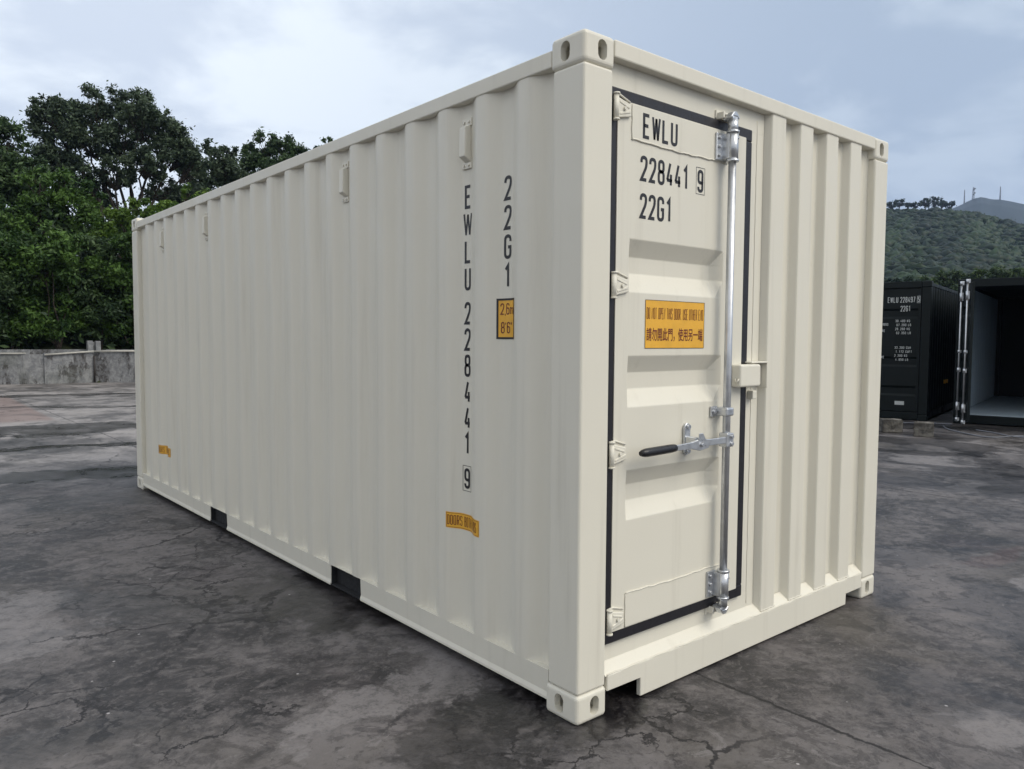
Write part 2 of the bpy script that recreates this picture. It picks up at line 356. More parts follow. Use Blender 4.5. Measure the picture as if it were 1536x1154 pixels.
# ------------------------------------------------------------------ stroke lettering
# glyph: list of polylines in a unit box; points (x, y, round?)
G_ = {
 'A': [[(0,0,0),(.5,1,0),(1,0,0)], [(.2,.32,0),(.8,.32,0)]],
 'B': [[(0,0,0),(0,1,0),(.9,1,1),(.9,.52,1),(0,.52,0)], [(0,.52,0),(1,.52,1),(1,0,1),(0,0,0)]],
 'C': [[(1,.75,0),(1,1,1),(0,1,1),(0,0,1),(1,0,1),(1,.25,0)]],
 'D': [[(0,0,0),(0,1,0),(1,1,1),(1,0,1),(0,0,0)]],
 'E': [[(1,1,0),(0,1,0),(0,0,0),(1,0,0)], [(0,.52,0),(.85,.52,0)]],
 'F': [[(1,1,0),(0,1,0),(0,0,0)], [(0,.52,0),(.85,.52,0)]],
 'G': [[(1,.75,0),(1,1,1),(0,1,1),(0,0,1),(1,0,1),(1,.48,0),(.55,.48,0)]],
 'H': [[(0,0,0),(0,1,0)], [(1,0,0),(1,1,0)], [(0,.52,0),(1,.52,0)]],
 'I': [[(.5,0,0),(.5,1,0)]],
 'K': [[(0,0,0),(0,1,0)], [(1,1,0),(.05,.45,0),(1,0,0)]],
 'L': [[(0,1,0),(0,0,0),(1,0,0)]],
 'M': [[(0,0,0),(0,1,0),(.5,.35,0),(1,1,0),(1,0,0)]],
 'N': [[(0,0,0),(0,1,0),(1,0,0),(1,1,0)]],
 'O': [[(.5,1,0),(0,1,1),(0,0,1),(1,0,1),(1,1,1),(.5,1,0)]],
 'P': [[(0,0,0),(0,1,0),(1,1,1),(1,.46,1),(0,.46,0)]],
 'R': [[(0,0,0),(0,1,0),(1,1,1),(1,.5,1),(0,.5,0)], [(.5,.5,0),(1,0,0)]],
 'S': [[(1,.78,0),(1,1,1),(0,1,1),(0,.54,1),(1,.5,1),(1,0,1),(0,0,1),(0,.22,0)]],
 'T': [[(0,1,0),(1,1,0)], [(.5,1,0),(.5,0,0)]],
 'U': [[(0,1,0),(0,0,1),(1,0,1),(1,1,0)]],
 'W': [[(0,1,0),(.25,0,0)], [(.25,0,0),(.5,.96,0)], [(.5,.96,0),(.75,0,0)], [(.75,0,0),(1,1,0)]],
 'X': [[(0,1,0),(1,0,0)], [(1,1,0),(0,0,0)]],
 'm': [[(0,0,0),(0,.6,0),(.5,.6,1),(.5,0,0)], [(.5,.6,0),(1,.6,1),(1,0,0)]],
 '0': [[(.5,1,0),(0,1,1),(0,0,1),(1,0,1),(1,1,1),(.5,1,0)]],
 '1': [[(.12,.80,0),(.58,1,0),(.58,0,0)]],
 '2': [[(0,.76,0),(0,1,1),(1,1,1),(1,.62,1),(0,0,0),(1,0,0)]],
 '3': [[(0,.78,0),(0,1,1),(1,1,1),(1,.53,1),(.4,.53,0)], [(.4,.53,0),(1,.5,1),(1,0,1),(0,0,1),(0,.22,0)]],
 '4': [[(.60,1,0),(.02,.22,0)], [(-.04,.22,0),(1.04,.22,0)], [(.78,.50,0),(.78,0,0)]],
 '5': [[(1,1,0),(0,1,0),(0,.56,0),(1,.6,1),(1,0,1),(0,0,1),(0,.2,0)]],
 '6': [[(1,.8,0),(1,1,1),(0,1,1),(0,0,1),(1,0,1),(1,.58,1),(0,.58,0)]],
 '7': [[(0,1,0),(1,1,0),(.35,0,0)]],
 '8': [[(.5,1,0),(.05,1,1),(.05,.53,1),(.95,.53,1),(.95,1,1),(.5,1,0)], [(.5,.53,0),(0,.53,1),(0,0,1),(1,0,1),(1,.53,1),(.5,.53,0)]],
 '9': [[(0,.2,0),(0,0,1),(1,0,1),(1,1,1),(0,1,1),(0,.42,1),(1,.42,0)]],
 '.': [[(.4,0,0),(.6,0,0)]], ',': [[(.5,.04,0),(.35,-.14,0)]],
 "'": [[(.5,1,0),(.45,.78,0)]], '"': [[(.3,1,0),(.27,.78,0)], [(.7,1,0),(.67,.78,0)]],
 '-': [[(.1,.5,0),(.9,.5,0)]], '/': [[(0,0,0),(1,1,0)]],
}
def poly_round(pts, rr):
    out = []
    for i, p in enumerate(pts):
        if p[2] and 0 < i < len(pts)-1:
            a, b, c = Vector(pts[i-1][:2]), Vector(p[:2]), Vector(pts[i+1][:2])
            la, lc = (a-b).length, (c-b).length
            r = min(rr, la*0.5 if pts[i-1][2] else la*0.98, lc*0.5 if pts[i+1][2] else lc*0.98)
            s, e = b+(a-b).normalized()*r, b+(c-b).normalized()*r
            for k in range(7):
                t = k/6; w1 = (1-t)**2; w2 = 2*t*(1-t)*0.94; w3 = t*t; ws = w1+w2+w3
                out.append((s*w1+b*w2+e*w3)/ws)
        else: out.append(Vector(p[:2]))
    res = [out[0]]
    for p in out[1:]:
        if (p-res[-1]).length > 1e-5: res.append(p)
    return res
def strokes(ch, w, h, s):
    res = []
    for pl in G_[ch]:
        q = [(s/2+p[0]*(w-s), s/2+p[1]*(h-s), p[2]) for p in pl]
        res.append(poly_round(q, (w-s)*0.5))
    return res
class Ink:
    """ribbons laid on a surface: mapper(u, v) -> 3D point, u to the right, v up"""
    def __init__(s, mapper, step=0.012): s.m = mapper; s.V = []; s.F = []; s.step = step; s.lift = 0
    def ribbon(s, pts, wd):
        closed = (pts[0]-pts[-1]).length < 1e-5
        if closed: pts = pts[:-1]
        n = len(pts)
        if n < 2: return
        L, R_ = [], []
        for i, p in enumerate(pts):
            a = pts[(i-1) % n] if (closed or i > 0) else None
            b = pts[(i+1) % n] if (closed or i < n-1) else None
            d1 = (p-a).normalized() if a is not None else None
            d2 = (b-p).normalized() if b is not None else None
            if d1 is None: d1 = d2
            if d2 is None: d2 = d1
            n1 = Vector((-d1.y, d1.x)); n2 = Vector((-d2.y, d2.x)); mm = (n1+n2)
            if mm.length < 1e-4: mm = n1
            mm.normalize(); k = 1/max(0.40, mm.dot(n1))
            L.append(p+mm*wd/2*k); R_.append(p-mm*wd/2*k)
        rng = range(n) if closed else range(n-1)
        for i in rng:
            j = (i+1) % n
            ln = (pts[j]-pts[i]).length; m = max(1, int(ln/s.step))
            for q in range(m):
                t0, t1 = q/m, (q+1)/m
                s.quad(L[i].lerp(L[j], t0), R_[i].lerp(R_[j], t0), R_[i].lerp(R_[j], t1), L[i].lerp(L[j], t1))
    def quad(s, *ps):
        b = len(s.V); s.V += [s.m(p.x, p.y) for p in ps]; s.F.append((b, b+1, b+2, b+3))
    def rect(s, u0, v0, u1, v1, nu=1, nv=1):
        for i in range(nu):
            for j in range(nv):
                a, b = u0+(u1-u0)*i/nu, u0+(u1-u0)*(i+1)/nu; c, d = v0+(v1-v0)*j/nv, v0+(v1-v0)*(j+1)/nv
                s.quad(Vector((a, c)), Vector((b, c)), Vector((b, d)), Vector((a, d)))
    def frame(s, u0, v0, u1, v1, wd, nu=1):
        s.rect(u0, v0, u1, v0+wd, nu); s.rect(u0, v1-wd, u1, v1, nu); s.rect(u0, v0+wd, u0+wd, v1-wd); s.rect(u1-wd, v0+wd, u1, v1-wd)
    def text(s, txt, u, v, w, h, st, pitch):
        for ch in txt:
            if ch != ' ':
                ww = w*1.22 if ch in 'W' else w
                s_ = st*0.85 if ch == 'W' else st
                for pl in strokes(ch, ww, h, s_):
                    s.ribbon([Vector((p.x+u, p.y+v)) for p in pl], s_)
                u += (ww-w)
            u += pitch if ch != ' ' else pitch*0.8
    def build(s, name, mat, parent):
        me = bpy.data.meshes.new(name); me.from_pydata(s.V, [], s.F); me.update()
        return link(name, me, mat, parent)

# ------------------------------------------------------------------ container geometry
LEN, WID, HGT = 6.058, 2.438, 2.591
def rounded_profile(pts, r=0.012, seg=3):
    """2D polyline with filleted inner corners"""
    out = [Vector(pts[0])]
    for a, b, c in zip(pts, pts[1:], pts[2:]):
        a, b, c = Vector(a), Vector(b), Vector(c)
        rr = min(r, (a-b).length*0.45, (c-b).length*0.45)
        s, e = b+(a-b).normalized()*rr, b+(c-b).normalized()*rr
        for k in range(seg+1):
            t = k/seg; out.append(s*(1-t)**2 + b*2*t*(1-t) + e*t*t)
    out.append(Vector(pts[-1])); return out
def side_profile():
    """(y, depth) of the side panel from near post to far post"""
    pts = [(0.160, 0.042)]
    for k in range(-1, 19):
        e = 0.651+0.2765*k                # far edge of each outer flat
        pts += [(e-0.140, 0.042), (e-0.072, 0.006), (e, 0.006), (e+0.068, 0.042)]
    pts.append((5.90, 0.042))
    return rounded_profile(pts, 0.020, 4)
SP = side_profile()
_ys = np.array([p[0] for p in SP]); _xs = np.array([p[1] for p in SP])
def side_depth(y): return float(np.interp(y, _ys, _xs))
def casting(cx, sgnx, cy, sgny, cz, sgnz, mat, parent):
    """hollow corner block with oval holes; (cx,cy,cz) is the outer corner, signs point inward"""
    def bx(a, b, c, d, e, f):
        return (min(cx+sgnx*a, cx+sgnx*b), max(cx+sgnx*a, cx+sgnx*b), min(cy+sgny*c, cy+sgny*d), max(cy+sgny*c, cy+sgny*d), min(cz+sgnz*e, cz+sgnz*f), max(cz+sgnz*e, cz+sgnz*f))
    mb = MB(); mb.box(*bx(-0.002, 0.162, -0.002, 0.178, 0, 0.118), bev=0.018, seg=4)
    body = mb.build('corner_casting', mat, parent)
    def oval(cu, cv, hw, hh):
        pts = []
        for k in range(20):
            a = 2*math.pi*k/20; r = hw
            pts.append((cu+r*math.cos(a), cv+(hh-hw)*(1 if math.sin(a) >= 0 else -1)+r*math.sin(a)))
        return pts
    cut = MB(); cut.prism(oval(cx+sgnx*0.092, cz+sgnz*0.060, 0.0245, 0.037), 'y', cy-sgny*0.05, cy+sgny*0.09)
    c1 = cut.build('cut', None, None)
    cut = MB(); cut.prism(oval(cy+sgny*0.098, cz+sgnz*0.060, 0.0245, 0.037), 'x', cx-sgnx*0.05, cx+sgnx*0.08)
    c2 = cut.build('cut', None, None)
    cut = MB(); cut.box(*bx(0.028, 0.134, 0.028, 0.150, 0.030, 0.092)); c3 = cut.build('cut', None, None)
    mods = []
    for c in (c3, c1, c2):
        md = body.modifiers.new('b', 'BOOLEAN'); md.operation = 'DIFFERENCE'; md.object = c; md.solver = 'EXACT'
    dg = bpy.context.evaluated_depsgraph_get(); me = bpy.data.meshes.new_from_object(body.evaluated_get(dg))
    body.modifiers.clear(); body.data = me
    if not me.materials: me.materials.append(mat)
    for c in (c1, c2, c3): bpy.data.objects.remove(c)
    return body

def corr_sheet(mb, prof, to3d, a, b):
    """profile (t, depth) swept between a and b"""
    mb.sheet([[to3d(p[0], p[1], a) for p in prof], [to3d(p[0], p[1], b) for p in prof]])
def shell(root, M, inside=None, open_end=False):
    """frame, side walls, roof and floor common to every container"""
    for x, sx in ((0, 1), (WID, -1)):
        for y, sy in ((0, 1), (LEN, -1)):
            casting(x, sx, y, sy, 0, 1, M, root); casting(x, sx, y, sy, HGT, -1, M, root)
            p = MB(); p.box(min(x, x+sx*0.155), max(x, x+sx*0.155), min(y, y+sy*0.166), max(y, y+sy*0.166), 0.118, 2.473, bev=0.011, seg=3)
            p.build('corner_post', M, root)
    wl = MB(); corr_sheet(wl, SP, lambda t, d, z: (d, t, z), 0.1630, 2.50)
    a = wl.build('side_wall', M, root, smooth=True)
    wl = MB(); corr_sheet(wl, SP, lambda t, d, z: (WID-d, t, z), 0.1630, 2.50); wl.build('side_wall', M, root, smooth=True)
    for o in [a]: pass
    for sx, x in ((1, 0), (-1, WID)):
        X = lambda d: x+sx*d
        r = MB()
        r.box(*sorted((X(0.0015), X(0.062))), 0.176, LEN-0.176, 2.492, 2.556, bev=0.005)
        r.build('top_side_rail', M, root)
        # bottom rail: channel broken by the two fork pockets
        r = MB()
        def seg(y0, y1, skipweb=False):
            if not skipweb:
                prof = [(X(0.016), 0.158), (X(0.012), 0.165), (X(0.060), 0.165), (X(0.060), 0.158), (X(0.020), 0.156), (X(0.020), 0.066), (X(0.004), 0.052), (X(0.000), 0.046), (X(0.008), 0.045), (X(0.030), 0.060)]
                pr = [(X(0.007), 0.165), (X(0.010), 0.074), (X(0.004), 0.056), (X(0.004), 0.046), (X(0.012), 0.046), (X(0.020), 0.066), (X(0.020), 0.157), (X(0.060), 0.157), (X(0.060), 0.165)]
                r.prism([(p[0], p[1]) for p in pr], 'y', y0, y1)
        seg(0.170, 1.667); seg(2.013, 3.663); seg(4.018, LEN-0.170)
        for (y0, y1) in ((1.667, 2.013), (3.663, 4.018)):
            r.box(*sorted((X(0.010), X(0.060))), y0, y1, 0.1615, 0.1655)
        r.build('bottom_side_rail', M, root)
        for (y0, y1) in ((1.667, 2.013), (3.663, 4.018)):
            k = MB()   # the pocket: shallow box, the opening's shade put into its black colour, strap underneath
            k.box(*sorted((X(0.045), X(0.050))), y0+0.002, y1-0.002, 0.054, 0.1612)
            k.box(*sorted((X(0.012), X(0.050))), y0+0.001, y0+0.005, 0.054, 0.1612); k.box(*sorted((X(0.012), X(0.050))), y1-0.005, y1-0.001, 0.054, 0.1612)
            k.box(*sorted((X(0.006), X(0.050))), y0+0.001, y1-0.001, 0.047, 0.053)
            k.build('fork_pocket', DARKIN, root)
    rf = MB(); pr = []
    y = 0.07
    while y < LEN-0.2:
        pr += [(y, 2.562), (y+0.09, 2.562), (y+0.11, 2.545), (y+0.19, 2.545)]; y += 0.21
    pr.append((LEN-0.07, 2.562))
    rf.sheet([[(0.05, a_, b_) for a_, b_ in pr], [(WID-0.05, a_, b_) for a_, b_ in pr]]); rf.build('roof', M, root)
    fl = MB(); fl.box(0.062, WID-0.062, 0.07, LEN-0.07, 0.125, 0.150)
    for i in range(16):
        yy = 0.35+i*0.36; fl.box(0.062, WID-0.062, yy, yy+0.045, 0.050, 0.124)
    fl.build('floor', DARKIN, root)
def back_end(root, M):
    pts = [(0.15, 0.045)]
    for k in range(8):
        L = 0.245+0.2525*k; pts += [(L-0.018, 0.045), (L, 0.006), (L+0.118, 0.006), (L+0.136, 0.045)]
    pts.append((WID-0.15, 0.045))
    b = MB(); b.sheet([[(t, LEN-d, z) for t, d in rounded_profile(pts, 0.008, 2)] for z in (0.15, 2.53)])
    b.build('end_wall', M, root)
    b = MB(); b.box(0.164, WID-0.164, LEN-0.06, LEN-0.001, 0.014, 0.155, bev=0.004); b.build('sill', M, root)
    b = MB(); b.box(0.164, WID-0.164, LEN-0.06, LEN-0.001, 2.522, 2.588, bev=0.006); b.build('header', M, root)

# ------------------------------------------------------------------ THE CREAM CONTAINER
box = empty('shipping_container', (0, 0, 0))
tag(box, 'large cream shipping container with corrugated sides and a small personnel door in its near end', 'shipping container')
shell(box, CREAM); back_end(box, CREAM)
# front end: top rail, sill, jambs
b = MB(); b.box(0.1625, WID-0.1625, 0.0, 0.062, 2.522, 2.588, bev=0.006)
b.build('header', CREAM, box)
b = MB()
sill = [(0.165, 0.155), (0.165, 0.092), (0.178, 0.092), (0.364, 0.090), (0.364, 0.013), (2.094, 0.013), (2.097, 0.072), (2.275, 0.072), (2.275, 0.155)]
b.prism(sill, 'y', -0.001, 0.022, bev=0.003)
b.prism([(0.0015, 0.1535), (0.047, 0.199), (0.047, 0.150), (0.0235, 0.150)], 'x', 0.156, WID-0.156)
b.tube([(0.165+i*0.05, 0.002+0.0015*math.sin(i*1.7), 0.1555+0.0018*math.sin(i*2.3)) for i in range(43)], 0.0035, 6)
b.build('sill', CREAM, box)
# black plate added behind the notches, stands in for shade under the floor
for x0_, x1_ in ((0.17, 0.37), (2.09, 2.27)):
    b = MB(); b.box(x0_, x1_, 0.20, 0.206, 0.012, 0.124); b.build('notch_blackout', DARKIN, box)
# jamb / fixed frame round the door (lies 4 cm back)
b = MB()
b.box(0.150, 1.236, 0.042, 0.060, 2.425, 2.523); b.box(0.150, 1.236, 0.042, 0.060, 0.150, 0.263)
b.box(1.130, 1.236, 0.0425, 0.0605, 0.262, 2.426)
pts = [(1.181+0.0012*math.sin(i*1.9), 0.0415, 0.21+i*0.0385) for i in range(60)]
b.tube(pts, 0.0022, 5)
b.build('door_frame', CREAM, box)
# corrugated fixed panel right of the door
pts = [(1.236, 0.052)]
for k in range(4):
    L = 1.256+0.2530*k; pts += [(L-0.019, 0.052), (L, 0.007), (L+0.118, 0.007), (L+0.137, 0.052)]
pts += [(2.250, 0.052), (2.285, 0.040)]
pf = rounded_profile(pts, 0.007, 2)
b = MB(); b.sheet([[(t, d, z) for t, d in pf] for z in (0.16, 2.53)])
b.build('end_wall', CREAM, box)
# ridges' beads where they meet the sill
for k in range(4):
    L = 1.256+0.2530*k; b = MB(); b.tube([(L-0.004+i*0.0126, 0.0075+0.001*math.sin(i*3.1), 0.164+0.0015*math.sin(i*2.1)) for i in range(11)], 0.0032, 5); b.build('weld_bead', CREAM, box)

# --- personnel door: leaf with three pressed recesses
door = MB()
wr = random.Random(21)
xs = [0.204, 0.279, 0.285, 0.848, 0.905, 1.061]
zs = [0.3125]
rec = [(0.749, 0.820, 0.885, 0.950), (1.201, 1.272, 1.338, 1.405), (1.655, 1.732, 1.797, 1.863)]
for r_ in rec: zs += list(r_)
zs.append(2.382)
YF, YR = 0.020, 0.058
def ydoor(i, j):
    z = zs[j]
    for r_ in rec:
        if r_[1]-1e-6 <= z <= r_[2]+1e-6 and i in (2, 3): return YR
    return YF
grid = [[(xs[i], ydoor(i, j), zs[j]) for i in range(6)] for j in range(len(zs))]
door.sheet(grid)
ob = [(0.204, 0.3125), (1.061, 0.3125), (1.061, 2.382), (0.204, 2.382)]
for (a0, b0), (a1, b1) in zip(ob, ob[1:]+ob[:1]):
    door.sheet([[(a0, YF, b0), (a1, YF, b1)], [(a0, 0.030, b0), (a1, 0.030, b1)]])
bmesh.ops.remove_doubles(door.bm, verts=door.bm.verts, dist=1e-4)
es = [e for e in door.bm.edges if e.is_manifold and e.calc_face_angle(0) > 0.3]
bmesh.ops.bevel(door.bm, geom=es, offset=0.006, segments=2, profile=0.5, affect='EDGES', clamp_overlap=True)
leaf = door.build('door', CREAM, box)
tag(leaf, 'small cream personnel door with three pressed recesses and a black rubber seal')
# overlay plates top and bottom with uneven weld beads
for (z0, z1, zb) in ((2.243, 2.379, 2.243), (0.3155, 0.452, 0.452)):
    p = MB(); p.box(0.284, 0.918, 0.0165, 0.021, z0, z1, bev=0.0015, seg=1)
    p.tube([(0.284+i*0.0135, 0.0172, zb+0.0014*math.sin(i*0.83)+0.0022*math.sin(i*0.17+1)+wr.uniform(-0.0012, 0.0012)) for i in range(48)], 0.0034, 6)
    p.tube([(0.284+0.0012*math.sin(i*1.3), 0.0176, z0+i*(z1-z0)/11) for i in range(12)], 0.0026, 6)
    p.build('cover_plate', CREAM, leaf)
# gasket: hollow ring
gk = MB(); a0, a1, c0, c1, wd = 0.150, 1.115, 0.266, 2.426, 0.060
for (x0, x1, z0, z1) in ((a0, a1, c1-wd+0.005, c1), (a0, a1, c0, c0+wd-0.004), (a0, 0.210, c0+wd-0.004, c1-wd+0.005), (a1-wd+0.003, a1, c0+wd-0.004, c1-wd+0.005)):
    gk.box(x0, x1, 0.0235, 0.0415, z0, z1, bev=0.005, seg=2)
gk.box(a1-wd-0.004, a1-wd+0.016, 0.022, 0.040, 0.30, 0.52, bev=0.003)
gk.build('gasket', RUBBER, leaf)
# four hinges
def hinge(zt, zb):
    h = MB(); zc = (zt+zb)/2
    h.tube([(0.181, 0.008, zb), (0.181, 0.008, zt)], 0.0105, 14)
    h.tube([(0.181, 0.006, zb-0.006), (0.181, 0.006, zb)], 0.013, 14); h.tube([(0.181, 0.006, zt), (0.181, 0.006, zt+0.006)], 0.013, 14)
    h.prism([(0.184, zt-0.004), (0.265, zt-0.022), (0.270, zb+0.022), (0.184, zb+0.004)], 'y', 0.008, 0.0195, bev=0.004, seg=2)
    h.prism([(0.200, zt-0.018), (0.255, zt-0.034), (0.255, zt-0.042), (0.200, zt-0.026)], 'y', 0.0055, 0.010, bev=0.0015)
    h.prism([(0.200, zb+0.018), (0.262, zb+0.034), (0.262, zb+0.044), (0.200, zb+0.026)], 'y', 0.0055, 0.010, bev=0.0015)
    h.tube([(0.228, 0.006, zc), (0.228, 0.000, zc)], 0.007, 8)
    h.tube([(0.184, 0.017, zt+0.004), (0.21, 0.017, zt+0.006), (0.27, 0.018, zt-0.012)], 0.004, 6)
    return h.build('hinge', CREAM_HW, leaf)
for a_, b_ in ((2.392, 2.302), (1.722, 1.632), (1.068, 0.976), (0.406, 0.318)): hinge(a_, b_)
# lock rod with sleeves, guide and cams
RX, RY = 0.886, -0.028
rod = MB(); rod.tube([(RX, RY, 0.285), (RX, RY, 2.415)], 0.0168, 20); rodo = rod.build('lock_rod', ZINC, box)
tag(rodo, 'shiny galvanised vertical locking rod down the door')
def sleeve(z0, z1):
    s = MB(); s.tube([(RX, RY, z0), (RX, RY, z1)], 0.0245, 20)
    s.tube([(RX, RY, z0-0.004), (RX, RY, z0+0.006)], 0.0275, 20); s.tube([(RX, RY, z1-0.006), (RX, RY, z1+0.004)], 0.0275, 20)
    s.box(RX-0.066, RX-0.010, 0.006, 0.0165, z0+0.004, z1-0.004, bev=0.003)
    s.box(RX-0.026, RX+0.026, RY, 0.016, z0+0.008, z1-0.008, bev=0.003)
    for zz in (z0+0.025, (z0+z1)/2, z1-0.025):
        s.tube([(RX-0.048, 0.007, zz), (RX-0.048, -0.003, zz)], 0.0075, 10)
    s.tube([(RX+0.006, RY-0.022, z1-0.03), (RX+0.006, RY-0.028, z1-0.03)], 0.004, 8)
    return s.build('rod_bracket', ZINC, rodo)
sleeve(2.243, 2.368); sleeve(0.320, 0.443)
s = MB(); s.box(RX-0.062, RX-0.018, 0.008, 0.018, 1.132, 1.178, bev=0.003); s.box(RX-0.03, RX+0.026, RY-0.022, 0.018, 1.136, 1.174, bev=0.008, seg=3)
s.tube([(RX-0.045, 0.009, 1.155), (RX-0.045, -0.002, 1.155)], 0.008, 10); s.build('rod_bracket', ZINC, rodo)
def cam(z, sg):
    c = MB(); Z = lambda t: z+sg*t
    c.tube([(RX, RY, Z(-0.055)), (RX, RY, Z(0.0))], 0.0215, 18)
    c.box(RX-0.020, RX+0.020, RY-0.012, RY+0.040, *sorted((Z(0.0), Z(0.014))), bev=0.004)
    c.prism([(RX-0.030, Z(0.010)), (RX-0.008, Z(0.034)), (RX+0.012, Z(0.036)), (RX+0.034, Z(0.014)), (RX+0.030, Z(0.004)), (RX+0.012, Z(0.016)), (RX-0.010, Z(0.014)), (RX-0.026, Z(0.002))], 'y', RY-0.012, RY+0.022, bev=0.003)
    c.build('rod_cam', ZINC, rodo)
    k = MB()
    k.box(RX-0.030, RX-0.018, 0.000, 0.043, *sorted((Z(0.010), Z(0.040))), bev=0.004); k.box(RX+0.026, RX+0.038, -0.004, 0.043, *sorted((Z(0.004), Z(0.044))), bev=0.004)
    k.box(RX-0.036, RX+0.044, 0.034, 0.043, *sorted((Z(0.016), Z(0.052))), bev=0.003)
    k.tube([(RX-0.026, 0.010, Z(0.030)), (RX+0.034, 0.010, Z(0.034))], 0.007, 8)
    k.build('cam_keeper', CREAM_HW, rodo)
cam(2.418, 1); cam(0.282, -1)
# handle: clamp on the rod, flat bar, hub plate, black grip
hd = MB()
hz = 1.030; HY = -0.052
hd.box(RX-0.026, RX+0.024, RY-0.024, RY+0.022, hz-0.030, hz+0.032, bev=0.005)
hd.tube([(RX+0.006, RY-0.022, hz+0.016), (RX+0.006, RY-0.032, hz+0.016)], 0.008, 8); hd.tube([(RX+0.006, RY-0.022, hz-0.016), (RX+0.006, RY-0.032, hz-0.016)], 0.008, 8)
hd.box(0.69, RX-0.02, HY+0.006, HY+0.016, hz-0.013, hz+0.016, bev=0.003)
hd.prism([(0.475, hz-0.012), (0.60, hz-0.014), (0.66, hz-0.026), (0.72, hz-0.018), (0.72, hz+0.018), (0.66, hz+0.024), (0.60, hz+0.014), (0.475, hz+0.010)], 'y', HY-0.006, HY+0.006, bev=0.002)
han = hd.build('door_handle', ZINC, box)
gr = MB()
gp = []
for i in range(13):
    t = i/12; gp.append((0.282+t*0.212, HY, hz-0.004+0.004*t))
gr.tube(gp, [0.010, 0.0155, 0.0175]+[0.0175]*8+[0.0170, 0.0155], 14); gr.build('grip', GRIP, han)
hb = MB(); hb.prism([(0.655+0.020*math.cos(a)+0.0, 1.048+(0.048 if math.sin(a) >= 0 else -0.048)+0.020*math.sin(a)) for a in [2*math.pi*k/20 for k in range(20)]], 'y', 0.006, 0.018, bev=0.002)
hb.box(0.640, 0.672, HY+0.006, 0.012, 1.012, 1.060, bev=0.005)
hb.prism([(0.645, 1.050), (0.665, 1.050), (0.688, 1.022), (0.700, 1.022), (0.700, 1.040), (0.672, 1.078), (0.645, 1.078)], 'y', HY-0.010, HY-0.004, bev=0.002)
for zz in (1.100, 0.996): hb.tube([(0.655, 0.007, zz), (0.655, -0.004, zz)], 0.010, 12)
hb.tube([(0.668, HY-0.006, 1.030), (0.668, HY-0.016, 1.030)], 0.009, 10)
hb.build('handle_hub', ZINC, han)
# lock box and its catch on the frame
lb = MB()
lb.box(0.983, 1.145, -0.031, 0.020, 1.258, 1.360, bev=0.009, seg=3)
lb.tube([(0.9825, -0.004, 1.296), (0.977, -0.008, 1.284), (0.975, -0.013, 1.279), (0.977, -0.019, 1.284), (0.981, -0.022, 1.296)], 0.0035, 8)
lbo = lb.build('lock_box', CREAM_HW, box)
ct = MB()
ct.box(1.098, 1.236, -0.012, 0.0405, 1.3635, 1.3715, bev=0.002, seg=1); ct.box(1.227, 1.236, -0.012, 0.0405, 1.248, 1.3632, bev=0.002, seg=1)
ct.box(1.146, 1.226, 0.018, 0.0405, 1.262, 1.350, bev=0.004); ct.box(1.148, 1.180, 0.010, 0.0415, 1.195, 1.235, bev=0.004)
ct.build('lock_catch', CREAM_HW, box)

# --- vents on the near side wall
def vent(yc):
    v = MB(); x0 = 0.0405
    v.prism([(x0, 2.405), (x0-0.050, 2.393), (x0-0.050, 2.262), (x0, 2.240)], 'y', yc-0.030, yc+0.026, bev=0.004, seg=2) if False else None
    pts = [(x0+0.002, 2.400), (x0-0.032, 2.388), (x0-0.036, 2.262), (x0+0.002, 2.240)]
    v.prism([(p[0], p[1]) for p in pts], 'y', yc-0.023, yc+0.021, bev=0.004, seg=2)
    for z0, z1 in ((2.396, 2.430), (2.213, 2.240)):
        v.box(x0-0.008, x0+0.001, yc-0.034, yc+0.032, z0, z1, bev=0.002)
        for dy in (-0.018, 0.016): v.tube([(x0-0.008, yc+dy, (z0+z1)/2), (x0-0.015, yc+dy, (z0+z1)/2)], 0.006, 8)
    return v.build('vent_cover', CREAM_HW, box)
for k in (0, 4, 12, 16): vent(0.754+0.2765*k - (0.0 if k else 0.004))

# --- lettering on the side wall (conforms to the corrugation), u runs toward the near end
LY = 0.7775
def side_map(y0, lift):
    def f(u, v):
        y = y0-u; return (side_depth(y)-lift, y, v)
    return f
ink = Ink(side_map(LY, 0.0012), 0.006)
z = 2.144
for ch in 'EWLU':
    wch = 0.064 if ch == 'W' else 0.046; sw_ = 0.0105 if ch == 'W' else 0.0134
    for pl in strokes(ch, wch, 0.103, sw_): ink.ribbon([Vector((p.x+(0.056-wch)/2, p.y+z-0.103)) for p in pl], sw_)
    z -= 0.1195
z = 1.632
for ch in '228441':
    for pl in strokes(ch, 0.046, 0.1, 0.0134): ink.ribbon([Vector((p.x+0.005, p.y+z-0.1)) for p in pl], 0.0134)
    z -= 0.1166
for pl in strokes('9', 0.044, 0.094, 0.0145): ink.ribbon([Vector((p.x+0.006, p.y+0.794)) for p in pl], 0.0134)
ink.frame(-0.0035, 0.783, 0.0595, 0.899, 0.0022, 8)
o = ink.build('marking', INK, box); o['label'] = 'tall black letters and digits EWLU 228441 9 running down the long side'
ink = Ink(side_map(0.503, 0.0012), 0.006)
z = 2.143
for ch in '22G1':
    for pl in strokes(ch, 0.048, 0.101, 0.0134): ink.ribbon([Vector((p.x+0.005, p.y+z-0.101)) for p in pl], 0.0134)
    z -= 0.1205
o = ink.build('marking', INK, box); o['label'] = 'short black column 22G1 nearest the corner post'
